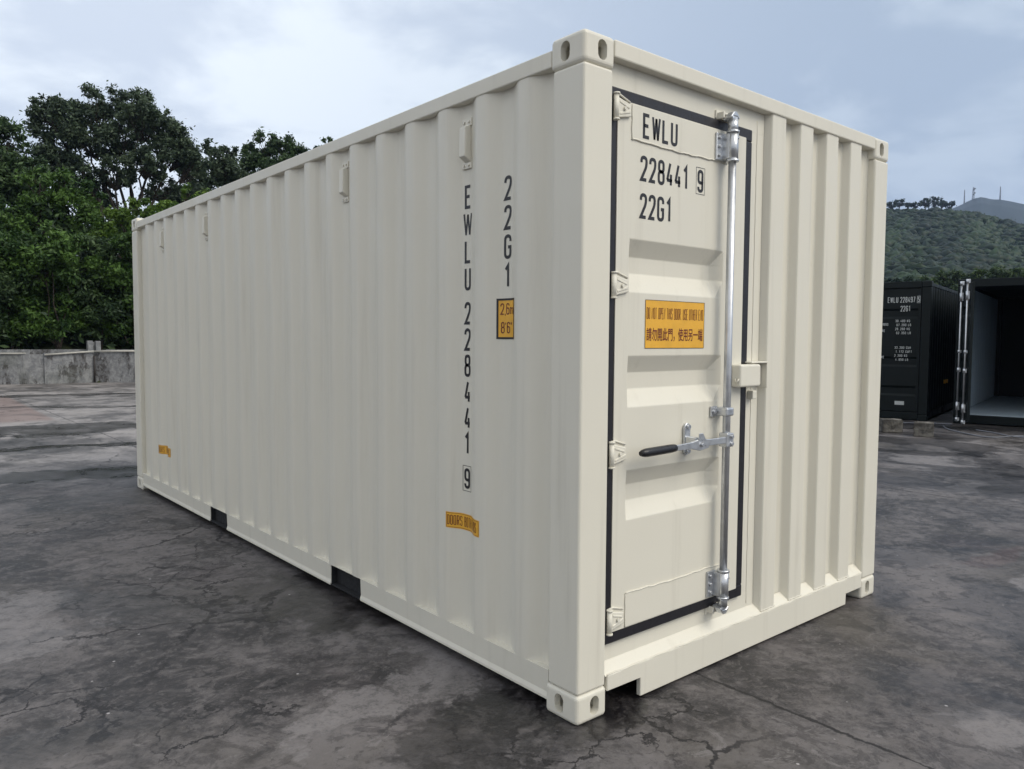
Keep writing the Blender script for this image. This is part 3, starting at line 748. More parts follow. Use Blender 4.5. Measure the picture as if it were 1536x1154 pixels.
# height sticker
st = Ink(side_map(0.532, 0.0010), 0.01); st.rect(0, 1.468, 0.118, 1.638, 16, 2); s1 = st.build('height_sticker', YELLOW, box)
s1['label'] = 'square amber sticker with black border reading 2,6m and 8 ft 6'
st = Ink(side_map(0.532, 0.0018), 0.006); st.frame(0.0, 1.468, 0.118, 1.638, 0.0085, 16); st.build('sticker_border', INK, s1)
st = Ink(side_map(0.532, 0.0018), 0.005); st.text('2', 0.017, 1.570, 0.021, 0.048, 0.0052, 0.026); st.text(',', 0.040, 1.570, 0.010, 0.048, 0.0052, 0.01)
st.text('6', 0.051, 1.570, 0.021, 0.048, 0.0052, 0.026); st.text('m', 0.077, 1.570, 0.030, 0.048, 0.0048, 0.03)
st.text('8', 0.020, 1.492, 0.021, 0.048, 0.0052, 0.026); st.text("'", 0.042, 1.492, 0.012, 0.048, 0.0045, 0.02)
st.text('6', 0.056, 1.492, 0.021, 0.048, 0.0052, 0.026); st.text('"', 0.078, 1.492, 0.018, 0.048, 0.0042, 0.02)
st.build('lettering', RED_INK, s1)
# DOORS BOTH ENDS stickers
def ends_sticker(y0, wdt, z0, z1, nm):
    st = Ink(side_map(y0, 0.0010), 0.01); st.rect(0, z0, wdt, z1, 40, 1); s = st.build('door_notice_sticker', YELLOW, box); s['label'] = nm
    h = z1-z0
    st = Ink(side_map(y0, 0.0018), 0.005); st.frame(0.004, z0+0.004, wdt-0.004, z1-0.004, 0.0016, 30)
    n = 15; pt = (wdt-0.020)/n
    st.text('DOORS', 0.010, z0+h*0.20, pt*0.78, h*0.62, 0.0034, pt); st.text('BOTH', 0.010+pt*5.7, z0+h*0.20, pt*0.78, h*0.62, 0.0034, pt); st.text('ENDS', 0.010+pt*10.5, z0+h*0.20, pt*0.78, h*0.62, 0.0034, pt)
    st.build('lettering', RED_INK, s)
ends_sticker(0.866, 0.250, 0.604, 0.678, 'amber sticker reading DOORS BOTH ENDS wrapped over the ribs near the corner post')
ends_sticker(5.352, 0.352, 0.422, 0.500, 'small amber sticker low at the far end of the long side')

# --- lettering on the door
def door_map(lift):
    return lambda u, v: (u, 0.0195-lift, v)
ink = Ink(lambda u, v: (u, (0.0157 if v > 2.248 else 0.0192), v), 0.02)
ink.text('EWLU', 0.345, 2.258, 0.044, 0.098, 0.0134, 0.0545)
ink.text('228441', 0.337, 2.093, 0.044, 0.100, 0.0134, 0.0535)
ink.text('9', 0.706, 2.095, 0.041, 0.096, 0.0134, 0.05); ink.frame(0.696, 2.087, 0.757, 2.200, 0.0022)
ink.text('22G1', 0.337, 1.947, 0.044, 0.100, 0.0134, 0.0535)
o = ink.build('marking', INK, leaf); o['label'] = 'black letters and digits EWLU 228441 9 and 22G1 at the top of the door'
st = Ink(door_map(0.0006), 0.5); st.rect(0.380, 1.434, 0.772, 1.630); sg = st.build('warning_sticker', YELLOW, leaf)
sg['label'] = 'amber warning sticker in two languages saying do not open this door'
st = Ink(door_map(0.0014), 0.5); st.frame(0.380, 1.434, 0.772, 1.630, 0.0018)
st.build('sticker_border', INK, sg)
st = Ink(door_map(0.0014), 0.5)
u = 0.389; KW = 0.0092; LS = 0.0024
for word in ('DO', 'NOT', 'OPEN', 'THIS', 'DOOR.', 'USE', 'OTHER', 'END'):
    for ch in word:
        w_ = KW*(0.45 if ch in 'I.' else 1.0)
        st.text(ch, u, 1.553, w_ if ch not in 'I.' else KW, 0.046, LS, 0.01) if ch not in 'I.' else st.text(ch, u-KW*0.25, 1.553, KW, 0.046, LS, 0.01)
        u += w_+0.0021
    u += 0.0082
ends_u = u
st.build('lettering', RED_INK, sg)
cu = bpy.data.curves.new('t', 'FONT'); cu.body = '\u8acb\u52ff\u958b\u6b64\u9580\uff0c\u4f7f\u7528\u53e6\u4e00\u7aef'; cu.size = 0.05; cu.offset = 0.0006
to = bpy.data.objects.new('t', cu); COL.objects.link(to)
dg = bpy.context.evaluated_depsgraph_get(); tm = bpy.data.meshes.new_from_object(to.evaluated_get(dg)); bpy.data.objects.remove(to)
vs = np.array([v.co[:] for v in tm.vertices]) if len(tm.vertices) else np.zeros((1, 3))
mn, mx = vs.min(0), vs.max(0)
for v in tm.vertices:
    fx = (v.co.x-mn[0])/max(1e-6, mx[0]-mn[0]); fz = (v.co.y-mn[1])/max(1e-6, mx[1]-mn[1])
    v.co = (0.389+fx*0.372, 0.0195-0.0014, 1.463+fz*0.055)
tm.materials.clear(); link('lettering', tm, RED_INK, sg)

# ------------------------------------------------------------------ DARK CONTAINERS
AX = 77.8
C1P = (13.0, 3.88)
ROT = -rad(AX)
def local_root(name, cx, cy, lx):
    """place so that local (lx,0) lands on (cx,cy)"""
    ux, uy = math.cos(ROT), math.sin(ROT)
    return empty(name, (cx-lx*ux, cy-lx*uy, 0), ROT)
c1 = local_root('dark_container', *C1P, 2.438)
tag(c1, 'closed dark green container with white lettering, partly hidden by the cream one', 'shipping container', 'dark containers at the back of the yard')
shell(c1, DGREEN); back_end(c1, DGREEN)
b = MB(); b.box(0.1625, WID-0.1625, 0.0, 0.062, 2.470, 2.588, bev=0.006); b.build('header', DGREEN, c1)
b = MB(); b.box(0.1625, WID-0.1625, 0.0, 0.062, 0.020, 0.150, bev=0.006); b.build('sill', DGREEN, c1)
def leaf_mesh(x0, x1, y=0.03):
    L = MB(); n = 5; zz = 0.17; prof = []
    prof = [(0.165, 0), (0.45, 0), (0.49, 0.03), (0.60, 0.03), (0.64, 0), (1.00, 0), (1.04, 0.03), (1.15, 0.03), (1.19, 0), (1.90, 0), (1.94, 0.03), (2.05, 0.03), (2.09, 0), (2.462, 0)]
    L.sheet([[(x0+0.05, y+d, z_), (x1-0.05, y+d, z_)] for z_, d in prof])
    L.box(x0, x0+0.05, y-0.003, y+0.035, 0.160, 2.465, bev=0.004); L.box(x1-0.05, x1, y-0.003, y+0.035, 0.160, 2.465, bev=0.004)
    return L
def rods(parent, xs_, y, mat=ZINC):
    for xr in xs_:
        r = MB(); r.tube([(xr, y, 0.08), (xr, y, 2.52)], 0.017, 10); ro = r.build('lock_rod', mat, parent)
        for z0, z1 in ((0.09, 0.15), (0.28, 0.42), (0.95, 1.02), (1.28, 1.33), (2.18, 2.32), (2.45, 2.52)):
            k = MB(); k.tube([(xr, y, z0), (xr, y, z1)], 0.028, 10); k.box(xr-0.06, xr+0.04, y+0.004, y+0.03, z0, z1, bev=0.004)
            k.build('rod_bracket', mat, ro)
for x0, x1 in ((0.165, 1.215), (1.223, 2.273)):
    d_ = leaf_mesh(x0, x1).build('door', DGREEN, c1)
    if x0 < 1: rods(d_, (0.45, 0.95), -0.01)
    else:
        ink = Ink(lambda u, v: (u, 0.0262, v), 0.5)
        ink.text('EWLU', 1.700, 2.200, 0.036, 0.105, 0.0115, 0.0455); ink.text('228497', 1.915, 2.200, 0.034, 0.105, 0.0115, 0.0440); ink.text('5', 2.212, 2.205, 0.034, 0.096, 0.0115, 0.05); ink.frame(2.200, 2.188, 2.256, 2.318, 0.006)
        ink.text('22G1', 1.925, 2.035, 0.036, 0.105, 0.0115, 0.0450)
        rr = random.Random(3)
        for base in (1.80, 1.30):
            ink.text('MAX GROSS' if base > 1.5 else 'NET', 1.500, base-0.03, 0.020, 0.048, 0.007, 0.026)
            for i in range(4):
                ink.text(('30.480 KG', '67.200 LB', '28.280 KG', '62.350 LB', '33.200 CUM', '1.172 CUFT', '2.200 KG', '4.850 LB')[i + (4 if base < 1.5 else 0)].replace('Q', 'O'), 1.845+0.02*(i % 2), base+0.035-0.075*i, 0.022, 0.046, 0.007, 0.029)
            ink.text('TARE', 1.560, base-0.15, 0.022, 0.048, 0.008, 0.029)
        o = ink.build('marking', WHITE_INK, d_)
b = MB(); b.box(1.88, 2.04, 0.022, 0.026, 0.28, 0.35); o = b.build('plate', WHITE_INK, c1)
st = Ink(lambda u, v: (WID-side_depth(u)+0.0012, u, v), 0.5); st.rect(1.9, 0.62, 2.3, 0.70, 24, 1); st.build('door_notice_sticker', YELLOW, c1)

c2 = local_root('dark_container', 13.06, 3.46, 0.0)
tag(c2, 'open dark container showing its ribbed interior, one door leaf swung out with bright lock rods', 'shipping container', 'dark containers at the back of the yard')
shell(c2, DGREEN); back_end(c2, DGREEN)
b = MB(); b.box(0.1625, WID-0.1625, 0.0, 0.062, 2.450, 2.588, bev=0.006); b.build('header', DGREEN, c2)
b = MB(); b.box(0.1625, WID-0.1625, 0.0, 0.062, 0.020, 0.165, bev=0.006); b.build('sill', DGREEN, c2)
SPI = [(p[0], p[1]) for p in SP]
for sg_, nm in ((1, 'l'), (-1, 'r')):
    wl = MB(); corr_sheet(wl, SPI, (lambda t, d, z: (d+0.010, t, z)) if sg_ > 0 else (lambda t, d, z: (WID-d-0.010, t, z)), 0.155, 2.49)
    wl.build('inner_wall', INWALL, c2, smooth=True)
b = MB(); b.box(0.05, WID-0.05, LEN-0.075, LEN-0.065, 0.155, 2.49); b.build('inner_end_wall', DGREEN, c2)
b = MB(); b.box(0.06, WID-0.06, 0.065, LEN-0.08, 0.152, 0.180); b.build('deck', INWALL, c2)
def swung(px_, ang, side):
    e = leaf_mesh(0.0, 1.14, -0.02).build('door', DGREEN, c2)
    e.location = (px_, -0.03, 0); e.rotation_euler = (0, 0, -rad(ang) if side > 0 else -math.pi+rad(ang))
    return e
dl = swung(0.05, 73, 1); rods(dl, (0.45, 0.98), -0.06)
dr = swung(WID-0.02, 100, -1)

# concrete blocks and cables in front of them
def stone(name, nscale=5, col=(0.20, 0.19, 0.17), dark=(0.07, 0.065, 0.06)):
    m, n = mat_new(name); tc = n.n('ShaderNodeTexCoord').outputs['Object']
    f = n.noise(tc, nscale, 8, 0.65, 0.5); h = n.noise(tc, nscale*9, 6, 0.7)
    finish(n, n.mix(n.ramp(f, 0.38, 0.62), dark, col), 0.85, bump=n.math('ADD', f, n.math('MULTIPLY', h, 0.4)), bstr=0.6, bdist=0.01, spec=0.2)
    return m
BLK = stone('weathered_concrete_block')
def block(loc, rz, w_, d_, h_, label):
    m = MB(); m.box(-w_/2, w_/2, -d_/2, d_/2, 0, h_, bev=0.012, seg=2)
    bmesh.ops.subdivide_edges(m.bm, edges=m.bm.edges, cuts=3, use_grid_fill=True)
    rr = random.Random(int(loc[0]*100))
    for v in m.bm.verts:
        if v.co.z > 0.01: v.co += Vector((rr.uniform(-1, 1), rr.uniform(-1, 1), rr.uniform(-1, 1)))*0.006
    for zc in (h_*0.5,): m.box(-w_/2-0.002, w_/2+0.002, -d_/2-0.002, d_/2+0.002, zc-0.006, zc+0.006)
    o = m.build('concrete_block', BLK); o.location = (loc[0], loc[1], 0); o.rotation_euler = (0, 0, rz)
    tag(o, label, 'concrete block', 'concrete blocks before the dark containers')
block((10.60, 2.98), rad(-70), 0.27, 0.25, 0.215, 'whole grey concrete block standing on wet ground below the corner of the lettered dark container')
block((10.75, 3.55), rad(-50), 0.30, 0.22, 0.21, 'grey concrete block nearly hidden behind the right edge of the cream container')
CAB = simple('grey_cable_sheath', (0.20, 0.21, 0.24), 0.5)
def cable(pts, label):
    m = MB(); P = []
    pts = [Vector(p) for p in pts]
    for i in range(len(pts)-1):
        a = pts[max(i-1, 0)]; b_ = pts[i]; c_ = pts[i+1]; d_ = pts[min(i+2, len(pts)-1)]
        for k in range(6):
            t = k/6; P.append(0.5*((2*b_)+(c_-a)*t+(2*a-5*b_+4*c_-d_)*t*t+(3*b_-a-3*c_+d_)*t**3))
    P.append(pts[-1]); m.tube([(p.x, p.y, 0.012) for p in P], 0.0095, 7)
    tag(m.build('cable', CAB), label, 'cable', 'cables on the ground')
cable([(12.35, 3.35), (11.9, 3.12), (11.5, 2.75), (11.2, 2.35), (11.3, 2.15), (11.75, 2.0), (12.0, 1.4), (12.2, 0.8)], 'grey cable looping over wet ground in front of the open dark container')
cable([(12.1, 2.75), (11.9, 2.4), (11.6, 2.1), (11.55, 1.75), (11.2, 1.3), (11.3, 0.8)], 'thinner grey cable curving out of the open dark container toward the right')
cable([(12.7, 4.6), (12.25, 4.3), (12.35, 3.95), (12.6, 3.7), (12.75, 3.35)], 'pale cable lying along the base of the lettered dark container')

# ------------------------------------------------------------------ yard wall at left
def wall_mat():
    m, n = mat_new('mouldy_whitewashed_wall'); P = n.n('ShaderNodeTexCoord').outputs['Object']
    a = n.noise(n.mapping(P, scale=(1, 1, 0.40)), 2.0, 9, 0.72, 0.1); b_ = n.noise(P, 7, 8, 0.7, 0.4)
    col = n.mix(n.ramp(b_, 0.35, 0.65), (0.15, 0.155, 0.165), (0.27, 0.275, 0.28))
    col = n.mix(n.math('MULTIPLY', n.ramp(a, 0.505, 0.58, 0, 0.9), n.ramp(b_, 0.36, 0.56)), col, (0.040, 0.036, 0.036))
    g_ = n.noise(n.mapping(P, loc=(4, 4, 4)), 0.7, 4, 0.5); col = n.mix(n.ramp(g_, 0.5, 0.7, 0, 0.35), col, (0.10, 0.11, 0.085))
    finish(n, col, 0.85, bump=b_, bstr=0.5, bdist=0.02, spec=0.2); return m
WALL = wall_mat(); CAPM = simple('pale_coping_paint', (0.46, 0.45, 0.41), 0.6, nscale=6)
def run(pts, z0, z1, th):
    """wall along pts with thickness th, near face on the pts line"""
    m = MB()
    for (a, b_) in zip(pts, pts[1:]):
        d = Vector((b_[0]-a[0], b_[1]-a[1])); L = d.length; n_ = Vector((-d.y, d.x)).normalized()*th
        m.prism([(a[0], a[1]), (b_[0], b_[1]), (b_[0]+n_.x, b_[1]+n_.y), (a[0]+n_.x, a[1]+n_.y)], 'z', z0, z1)
    return m
yw = empty('yard_wall', (2.3, 25.65, 0)); 
tag(yw, 'low mouldy whitewashed concrete wall with a pale coping along the back of the yard', 'wall')
def run_local(pts, z0, z1, th): return run([(p[0]-2.3, p[1]-25.65) for p in pts], z0, z1, th)
run_local([(-14, 27.4), (1.2, 25.95), (1.74, 25.66)], 0, 0.925, 0.25).build('panel', WALL, yw)
run_local([(1.74, 25.75), (2.33, 25.72)], 0, 0.915, 0.25).build('panel', WALL, yw)
run_local([(2.33, 25.66), (3.70, 25.60)], 0, 0.955, 0.25).build('panel', WALL, yw)
run_local([(3.74, 25.60), (4.75, 24.95), (6.0, 24.5), (14.0, 23.4), (30.0, 21.5)], 0, 0.985, 0.25).build('panel', WALL, yw)
run_local([(-14, 27.36), (1.2, 25.90), (1.74, 25.61)], 0.93, 0.972, 0.30).build('coping', CAPM, yw)
m = MB()
for a, b_, za, zb in (((2.33, 25.62), (3.70, 25.55), 0.900, 1.005), ((3.70, 25.55), (4.75, 24.91), 1.005, 1.020), ((4.75, 24.91), (6.0, 24.45), 1.02, 1.02), ((6.0, 24.45), (14, 23.35), 1.02, 1.02)):
    m.tube([(a[0]-2.3, a[1]-25.65, za), (b_[0]-2.3, b_[1]-25.65, zb)], 0.030, 8)
m.build('coping', CAPM, yw)
# raised rear kerb of the wall and the stub post
run_local([(-14, 27.9), (1.2, 26.4), (3.6, 26.05), (4.75, 25.35), (6.2, 24.9), (30, 22)], 0, 1.06, 0.2).build('rear_upstand', WALL, yw)
ps = MB(); ps.box(-0.19, -0.03, -0.1, 0.1, 0, 1.345, bev=0.01); ps.box(0.05, 0.20, -0.1, 0.1, 0, 1.335, bev=0.01); ps.box(-0.02, 0.04, 0.0, 0.08, 0, 1.30)
o = ps.build('post', WALL); o.location = (3.75, 25.86, 0)
tag(o, 'short twin concrete post stub rising above the mouldy yard wall', 'post')
dp = MB(); dp.tube([(3.70, 25.55, 0.02), (3.70, 25.55, 0.86)], 0.028, 8); tag(dp.build('drain_pipe', simple('rusty_dark_pipe', (0.03, 0.025, 0.024), 0.7)), 'thin dark pipe running down the face of the yard wall beneath the post', 'pipe')

# ------------------------------------------------------------------ vegetation
def leaf_mat(name, dark, light, trans=0.25, scale=0.5):
    m, n = mat_new(name)
    at_ = n.n('ShaderNodeAttribute', attribute_name='tone', attribute_type='GEOMETRY')
    P = n.n('ShaderNodeTexCoord').outputs['Object']
    f = n.noise(P, scale, 4, 0.6)
    t = n.math('ADD', n.math('MULTIPLY', at_.outputs['Fac'], 0.65), n.math('MULTIPLY', f, 0.35))
    col = n.mix(n.ramp(t, 0.25, 0.85), dark, light)
    p = n.n('ShaderNodeBsdfPrincipled', inp={'Base Color': col, 'Roughness': 0.55, 'Specular IOR Level': 0.3})
    tr = n.n('ShaderNodeBsdfTranslucent', inp={'Color': col})
    mx = n.n('ShaderNodeMixShader', inp={0: trans, 1: p.outputs[0], 2: tr.outputs[0]})
    n.n('ShaderNodeOutputMaterial', inp={0: mx.outputs[0]}); return m
LEAF_DARK = leaf_mat('dark_foliage', (0.020, 0.042, 0.018), (0.090, 0.150, 0.055))
LEAF_AIRY = leaf_mat('olive_foliage', (0.026, 0.044, 0.028), (0.105, 0.150, 0.085))
LEAF_MID = leaf_mat('green_foliage', (0.018, 0.046, 0.011), (0.098, 0.185, 0.036))
LEAF_BRIGHT = leaf_mat('bright_foliage', (0.030, 0.072, 0.011), (0.150, 0.245, 0.036))
LEAF_FAR = leaf_mat('hill_foliage', (0.005, 0.017, 0.010), (0.036, 0.068, 0.028), scale=0.02)
LEAF_BASE = leaf_mat('hill_foot_foliage', (0.020, 0.042, 0.016), (0.085, 0.135, 0.040), scale=0.1)
BARK = stone('bark', 9, (0.07, 0.058, 0.048), (0.02, 0.017, 0.015))

def leaves(centres, radii, per, size, rng, squash=0.8, flat=0.35):
    """leaf quads scattered in the outer part of each clump; returns V, F, tone"""
    centres = np.asarray(centres, float); radii = np.asarray(radii, float)
    per = np.maximum(4, (per*(radii/np.mean(radii))**2).astype(int))
    idx = np.repeat(np.arange(len(centres)), per); n = len(idx)
    d = rng.normal(size=(n, 3)); d /= np.linalg.norm(d, axis=1)[:, None]
    rr = np.minimum(np.abs(rng.normal(0, 0.62, n)), 1.9)
    p = centres[idx] + d*(radii[idx]*rr)[:, None]*np.array([1, 1, squash])
    nrm = d*flat + rng.normal(size=(n, 3))*0.6 + np.array([0, 0, 0.35]); nrm /= np.linalg.norm(nrm, axis=1)[:, None]
    t = np.cross(nrm, rng.normal(size=(n, 3))); t /= np.linalg.norm(t, axis=1)[:, None]; b_ = np.cross(nrm, t)
    s = size*rng.uniform(0.6, 1.35, n)[:, None]
    q = np.stack([p-t*s, p+b_*s*0.42+t*s*0.1, p+t*s, p-b_*s*0.42+t*s*0.1], 1)
    V = q.reshape(-1, 3); Fq = np.arange(n*4).reshape(-1, 4)
    ct = rng.uniform(0, 1, len(centres))
    tone = 0.6*ct[idx] + 0.4*rng.uniform(0, 1, n)
    return V, Fq, tone
def limb(m, a, b_, r0, r1, rr, n=5, wob=0.08, sides=7):
    a, b_ = Vector(a), Vector(b_); L = (b_-a).length; pts = []; rs = []
    for i in range(n+1):
        t = i/n; p = a.lerp(b_, t)
        if 0 < i < n: p = p + Vector((rr.uniform(-1, 1), rr.uniform(-1, 1), rr.uniform(-.5, .8)))*L*wob
        pts.append(p); rs.append(r0+(r1-r0)*t)
    m.tube(pts, rs, sides, caps=False); return pts
def tree(name, lobes, dist, base_px, mat, label, cat='tree', group=None, trunk_r=0.22, clumps=7, clump_f=0.36, per=120, leaf=0.11, seed=1, depth=1.0, ground_z=0.0, squash=0.8, trunks=1, base_off=0.0):
    """lobes: (px, py, radius_px) as seen at level distance dist"""
    rng = np.random.default_rng(seed); rr = random.Random(seed)
    base = at(base_px, 400, dist+base_off); base.z = ground_z
    root = empty(name, base); tag(root, label, cat, group)
    k = dist*0.9/F                      # metres per photo pixel at that distance
    cs, rs_ = [], []; L = []
    for (px, py, rp) in lobes:
        dd = dist + rr.uniform(-1, 1)*depth*rp*k*0.7
        c = at(px, py, dd)-base; R_ = rp*k; L.append((c, R_))
        for i in range(max(3, int(clumps*(rp/35.0)**1.2))):
            d = rng.normal(size=3); d /= np.linalg.norm(d); q = rng.uniform(0.25, 0.95)**0.6
            cs.append([c.x+d[0]*R_*q, c.y+d[1]*R_*q, c.z+d[2]*R_*q*squash]); rs_.append(R_*clump_f*rng.uniform(0.6, 1.25))
    V, Fq, tone = leaves(cs, rs_, per, leaf, rng)
    keep = V.reshape(-1, 4, 3)[:, :, 2].min(1) > 0.05-ground_z*0
    Fq = Fq[keep]; tone = tone[keep]
    fast_mesh('crown', V, Fq, mat, root, attr=tone)
    m = MB(); zlow = min(c.z-R_ for c, R_ in L)
    fork = Vector((0, 0, max(0.6, zlow*0.75)))
    cm = sum((c for c, _ in L), Vector())/len(L); fork.x = cm.x*0.35; fork.y = cm.y*0.35
    limb(m, (0, 0, -0.1), fork, trunk_r, trunk_r*0.7, rr, 5, 0.03, 10)
    for (c, R_) in L:
        e = limb(m, fork, c, trunk_r*0.42, trunk_r*0.11, rr, 5, 0.05)
    cs_ = [Vector(c) for c in cs]
    for c in cs_:
        near = min(L, key=lambda l: (l[0]-c).length)
        limb(m, near[0].lerp(fork, 0.20), c, trunk_r*0.11, trunk_r*0.03, rr, 3, 0.06, 4)
    m.build('trunk', BARK, root)
    return root

GB = 'trees beyond the yard wall'
# tall airy tree on the skyline
tree('tall_tree', [(95,185,44),(70,155,22),(140,160,34),(135,205,38),(80,225,34),(200,150,30),(218,175,38),(180,205,36),(252,205,34),(272,228,30),(225,240,36),(120,262,34),(170,262,30),(290,250,26),(240,280,28),(90,262,24),(145,300,28)],
     46, 188, LEAF_AIRY, 'tallest tree, airy dark olive crown with sky showing through its branches', group=GB, trunk_r=0.26, clumps=34, clump_f=0.29, per=150, leaf=0.10, seed=11, squash=0.8)
tree('leafy_tree', [(12,212,30),(-15,190,30),(38,245,26),(5,270,44),(-30,260,50),(35,300,34)],
     37, 10, LEAF_DARK, 'dark green tree at the left edge with a rounded top', group=GB, trunk_r=0.2, clumps=28, clump_f=0.34, per=170, leaf=0.10, seed=12)
tree('leafy_tree', [(330,248,30),(298,262,28),(318,222,16),(350,275,34),(300,300,38),(345,228,16),(262,300,30)],
     50, 320, LEAF_AIRY, 'dull dark tree between the tall airy tree and the round-topped tree', group=GB, trunk_r=0.2, clumps=30, clump_f=0.33, per=170, leaf=0.115, seed=13)
tree('leafy_tree', [(398,215,22),(375,232,20),(425,222,24),(448,232,18),(390,255,34),(430,262,34),(365,280,30),(468,255,24)],
     52, 405, LEAF_DARK, 'dark green round-topped tree rising above the middle of the container roofline', group=GB, trunk_r=0.2, clumps=30, clump_f=0.34, per=170, leaf=0.115, seed=14)
tree('small_tree', [(488,213,10),(478,226,12),(500,232,16),(515,250,20),(482,248,18)],
     54, 492, LEAF_DARK, 'small dark tree top just peeping over the roofline, rightmost of the trees behind', group=GB, trunk_r=0.16, clumps=12, per=150, leaf=0.12, seed=15)
tree('small_tree', [(60,270,26),(95,282,30),(128,292,28),(60,318,36),(110,325,36),(20,330,40),(-20,345,50)],
     33, 75, LEAF_MID, 'mid green leafy tree in front of the tall airy tree, near the left edge', group=GB, trunk_r=0.18, clumps=15, per=300, leaf=0.08, seed=16)
tree('small_tree', [(215,318,24),(248,305,20),(180,335,30),(230,345,34),(150,352,30),(285,292,16),(300,305,24),(270,330,34)],
     31, 215, LEAF_BRIGHT, 'bright yellow green tree spreading above the far end of the cream container', group=GB, trunk_r=0.16, clumps=13, per=300, leaf=0.08, seed=17)
GS = 'bushes crowding behind the yard wall'
bl = [(-60, 400, 60, LEAF_DARK, 'dark bush just beyond the left edge of the wall'), (15, 395, 52, LEAF_MID, 'leftmost green bush rising behind the wall'), (85, 385, 50, LEAF_MID, 'mid green bush with paler sprays, second from the left edge'),
      (150, 405, 50, LEAF_DARK, 'dark bush above the twin concrete post'), (205, 395, 46, LEAF_MID, 'green bush beside the far corner of the cream container'), (275, 400, 55, LEAF_DARK, 'dark bush hidden behind the cream container'), (350, 400, 55, LEAF_DARK, 'dark bush hidden furthest behind the cream container')]
for i, (px, py, rp, mt, lab) in enumerate(bl):
    tree('bush', [(px,py-22,rp*.62),(px-22,py+15,rp*.7),(px+24,py+12,rp*.7),(px,py+52,rp*.8),(px-30,py+88,rp*.55),(px+28,py+90,rp*.55),(px,py+108,rp*.42)], 29.3+0.5*(i % 2), px, mt, lab, 'bush', GS, trunk_r=0.07, clumps=22, per=260, leaf=0.078, seed=30+i)
bk = MB(); rows = []
for i, (dd, hh) in enumerate(((28.6, -0.3), (29.4, 0.9), (31.5, 1.5), (34, 2.6), (38, 4.2), (44, 5.2), (60, 5.6), (90, -1.0))):
    rows.append([(*az_at(a_, dd+0.8*math.sin(a_*0.9+i))[:2], hh*(1.0 if a_ < 30 else 0.9)+(0.25*math.sin(a_*1.7+i*2) if 0 < i < 7 else 0)) for a_ in range(-30, 46, 2)])
bk.sheet(rows); tag(bk.build('bank', stone('bank_soil', 1.5, (0.035, 0.045, 0.02), (0.012, 0.018, 0.010)), smooth=True), kind='structure')
# dense dark thicket behind them all
rng = np.random.default_rng(5); cs = []; rs_ = []
for i in range(760):
    azm = rng.uniform(-12, 34); dd = rng.uniform(32, 38); top = 6.0 if azm < 22 else 7.0; dd = dd if i % 3 else rng.uniform(29.6, 31.5); top = top if i % 3 else 2.4
    p = az_at(azm, dd, rng.uniform(0.2, top)); cs.append(p[:]); rs_.append(rng.uniform(0.5, 1.0))
for i in range(380):
    azm = rng.uniform(-6, 36); dd = rng.uniform(52, 58); p = az_at(azm, dd, rng.uniform(4.0, 8.6+0.8*math.sin(azm*0.6))); cs.append(p[:]); rs_.append(rng.uniform(0.8, 1.5))
V, Fq, tone = leaves(cs, rs_, 120, 0.15, rng); keep = V.reshape(-1, 4, 3)[:, :, 2].min(1) > 0.02
tag(fast_mesh('thicket', V, Fq[keep], LEAF_DARK, None, attr=tone[keep]), 'dense dark thicket filling the gaps behind the bushes and trees', 'thicket', kind='stuff')

# ------------------------------------------------------------------ hills
def ray_ae(px, py):
    d = fw*1.0 + r2*((px-768)/F) + u2*((577-py)/F)
    return math.degrees(math.atan2(d.x, d.y)), d.z/math.hypot(d.x, d.y)
def prof(tbl, az):
    return np.interp(az, [a for a, _ in tbl], [e for _, e in tbl])
def hf(tbl, d0, d1, dtop, azs, nd, seed, rough, topdrop=0.0):
    """terrain in polar strips about the yard: ridge at dtop"""
    rg = np.random.default_rng(seed); ph = rg.uniform(0, 6.28, (6, 2)); rows = []
    for i in range(nd+1):
        D = d0+(d1-d0)*i/nd; row = []
        for azm in azs:
            Ht = prof(tbl, azm)*dtop+1.4-topdrop
            t = (D-d0)/(dtop-d0); E_ = prof(tbl, azm)
            if t <= 1: h = E_*D*(0.10+0.90*max(0, t)**0.75)+1.4-topdrop*t
            else: h = (E_*dtop+1.4-topdrop)*max(0.0, 1-1.3*(t-1))-1
            wv = sum(math.sin(azm*(0.35+0.3*k)+ph[k, 0])*math.cos(D*(0.012+0.006*k)+ph[k, 1]) for k in range(6))
            h += rough*wv*min(1, t*1.5)*max(0, 1-abs(t-1)*0.0)*min(1.0, abs(t-1)*5)*(1 if t < 1 else 0.3)
            if i == 0: h = -3
            row.append((*az_at(azm, D)[:2], h))
        rows.append(row)
    return rows
hill_ground = stone('hill_soil', 0.05, (0.030, 0.045, 0.022), (0.012, 0.022, 0.012))
near_tbl = [(30, 0.10), (45, 0.13)] + [ray_ae(*p) for p in ((1150, 318), (1260, 312), (1330, 310), (1400, 311), (1435, 312), (1450, 313.5), (1472, 317), (1500, 326), (1536, 338), (1620, 372), (1750, 420))] + [(90, 0.04), (112, 0.03)]
far_tbl = [(30, 0.09), (45, 0.12)] + [ray_ae(*p) for p in ((1200, 350), (1380, 335), (1425, 314), (1440, 308.5), (1450, 303), (1460, 298.5), (1470, 295.8), (1480, 297), (1488, 299.5), (1500, 299.5), (1515, 302), (1536, 306.5), (1620, 330), (1750, 370))] + [(90, 0.07), (112, 0.05)]
azs = list(np.linspace(46, 108, 125))
near_rows = hf(near_tbl, 95, 620, 430, azs, 42, 3, 1.1, 1.0)
h = MB(); h.sheet(near_rows); tag(h.build('near_hill', hill_ground, smooth=True), kind='structure')
far_rows = hf(far_tbl, 800, 2300, 1500, list(np.linspace(46, 108, 250)), 30, 4, 2.0)
FARM = leaf_mat('far_slope', (0.008, 0.018, 0.014), (0.024, 0.042, 0.026), 0.0, 0.01)
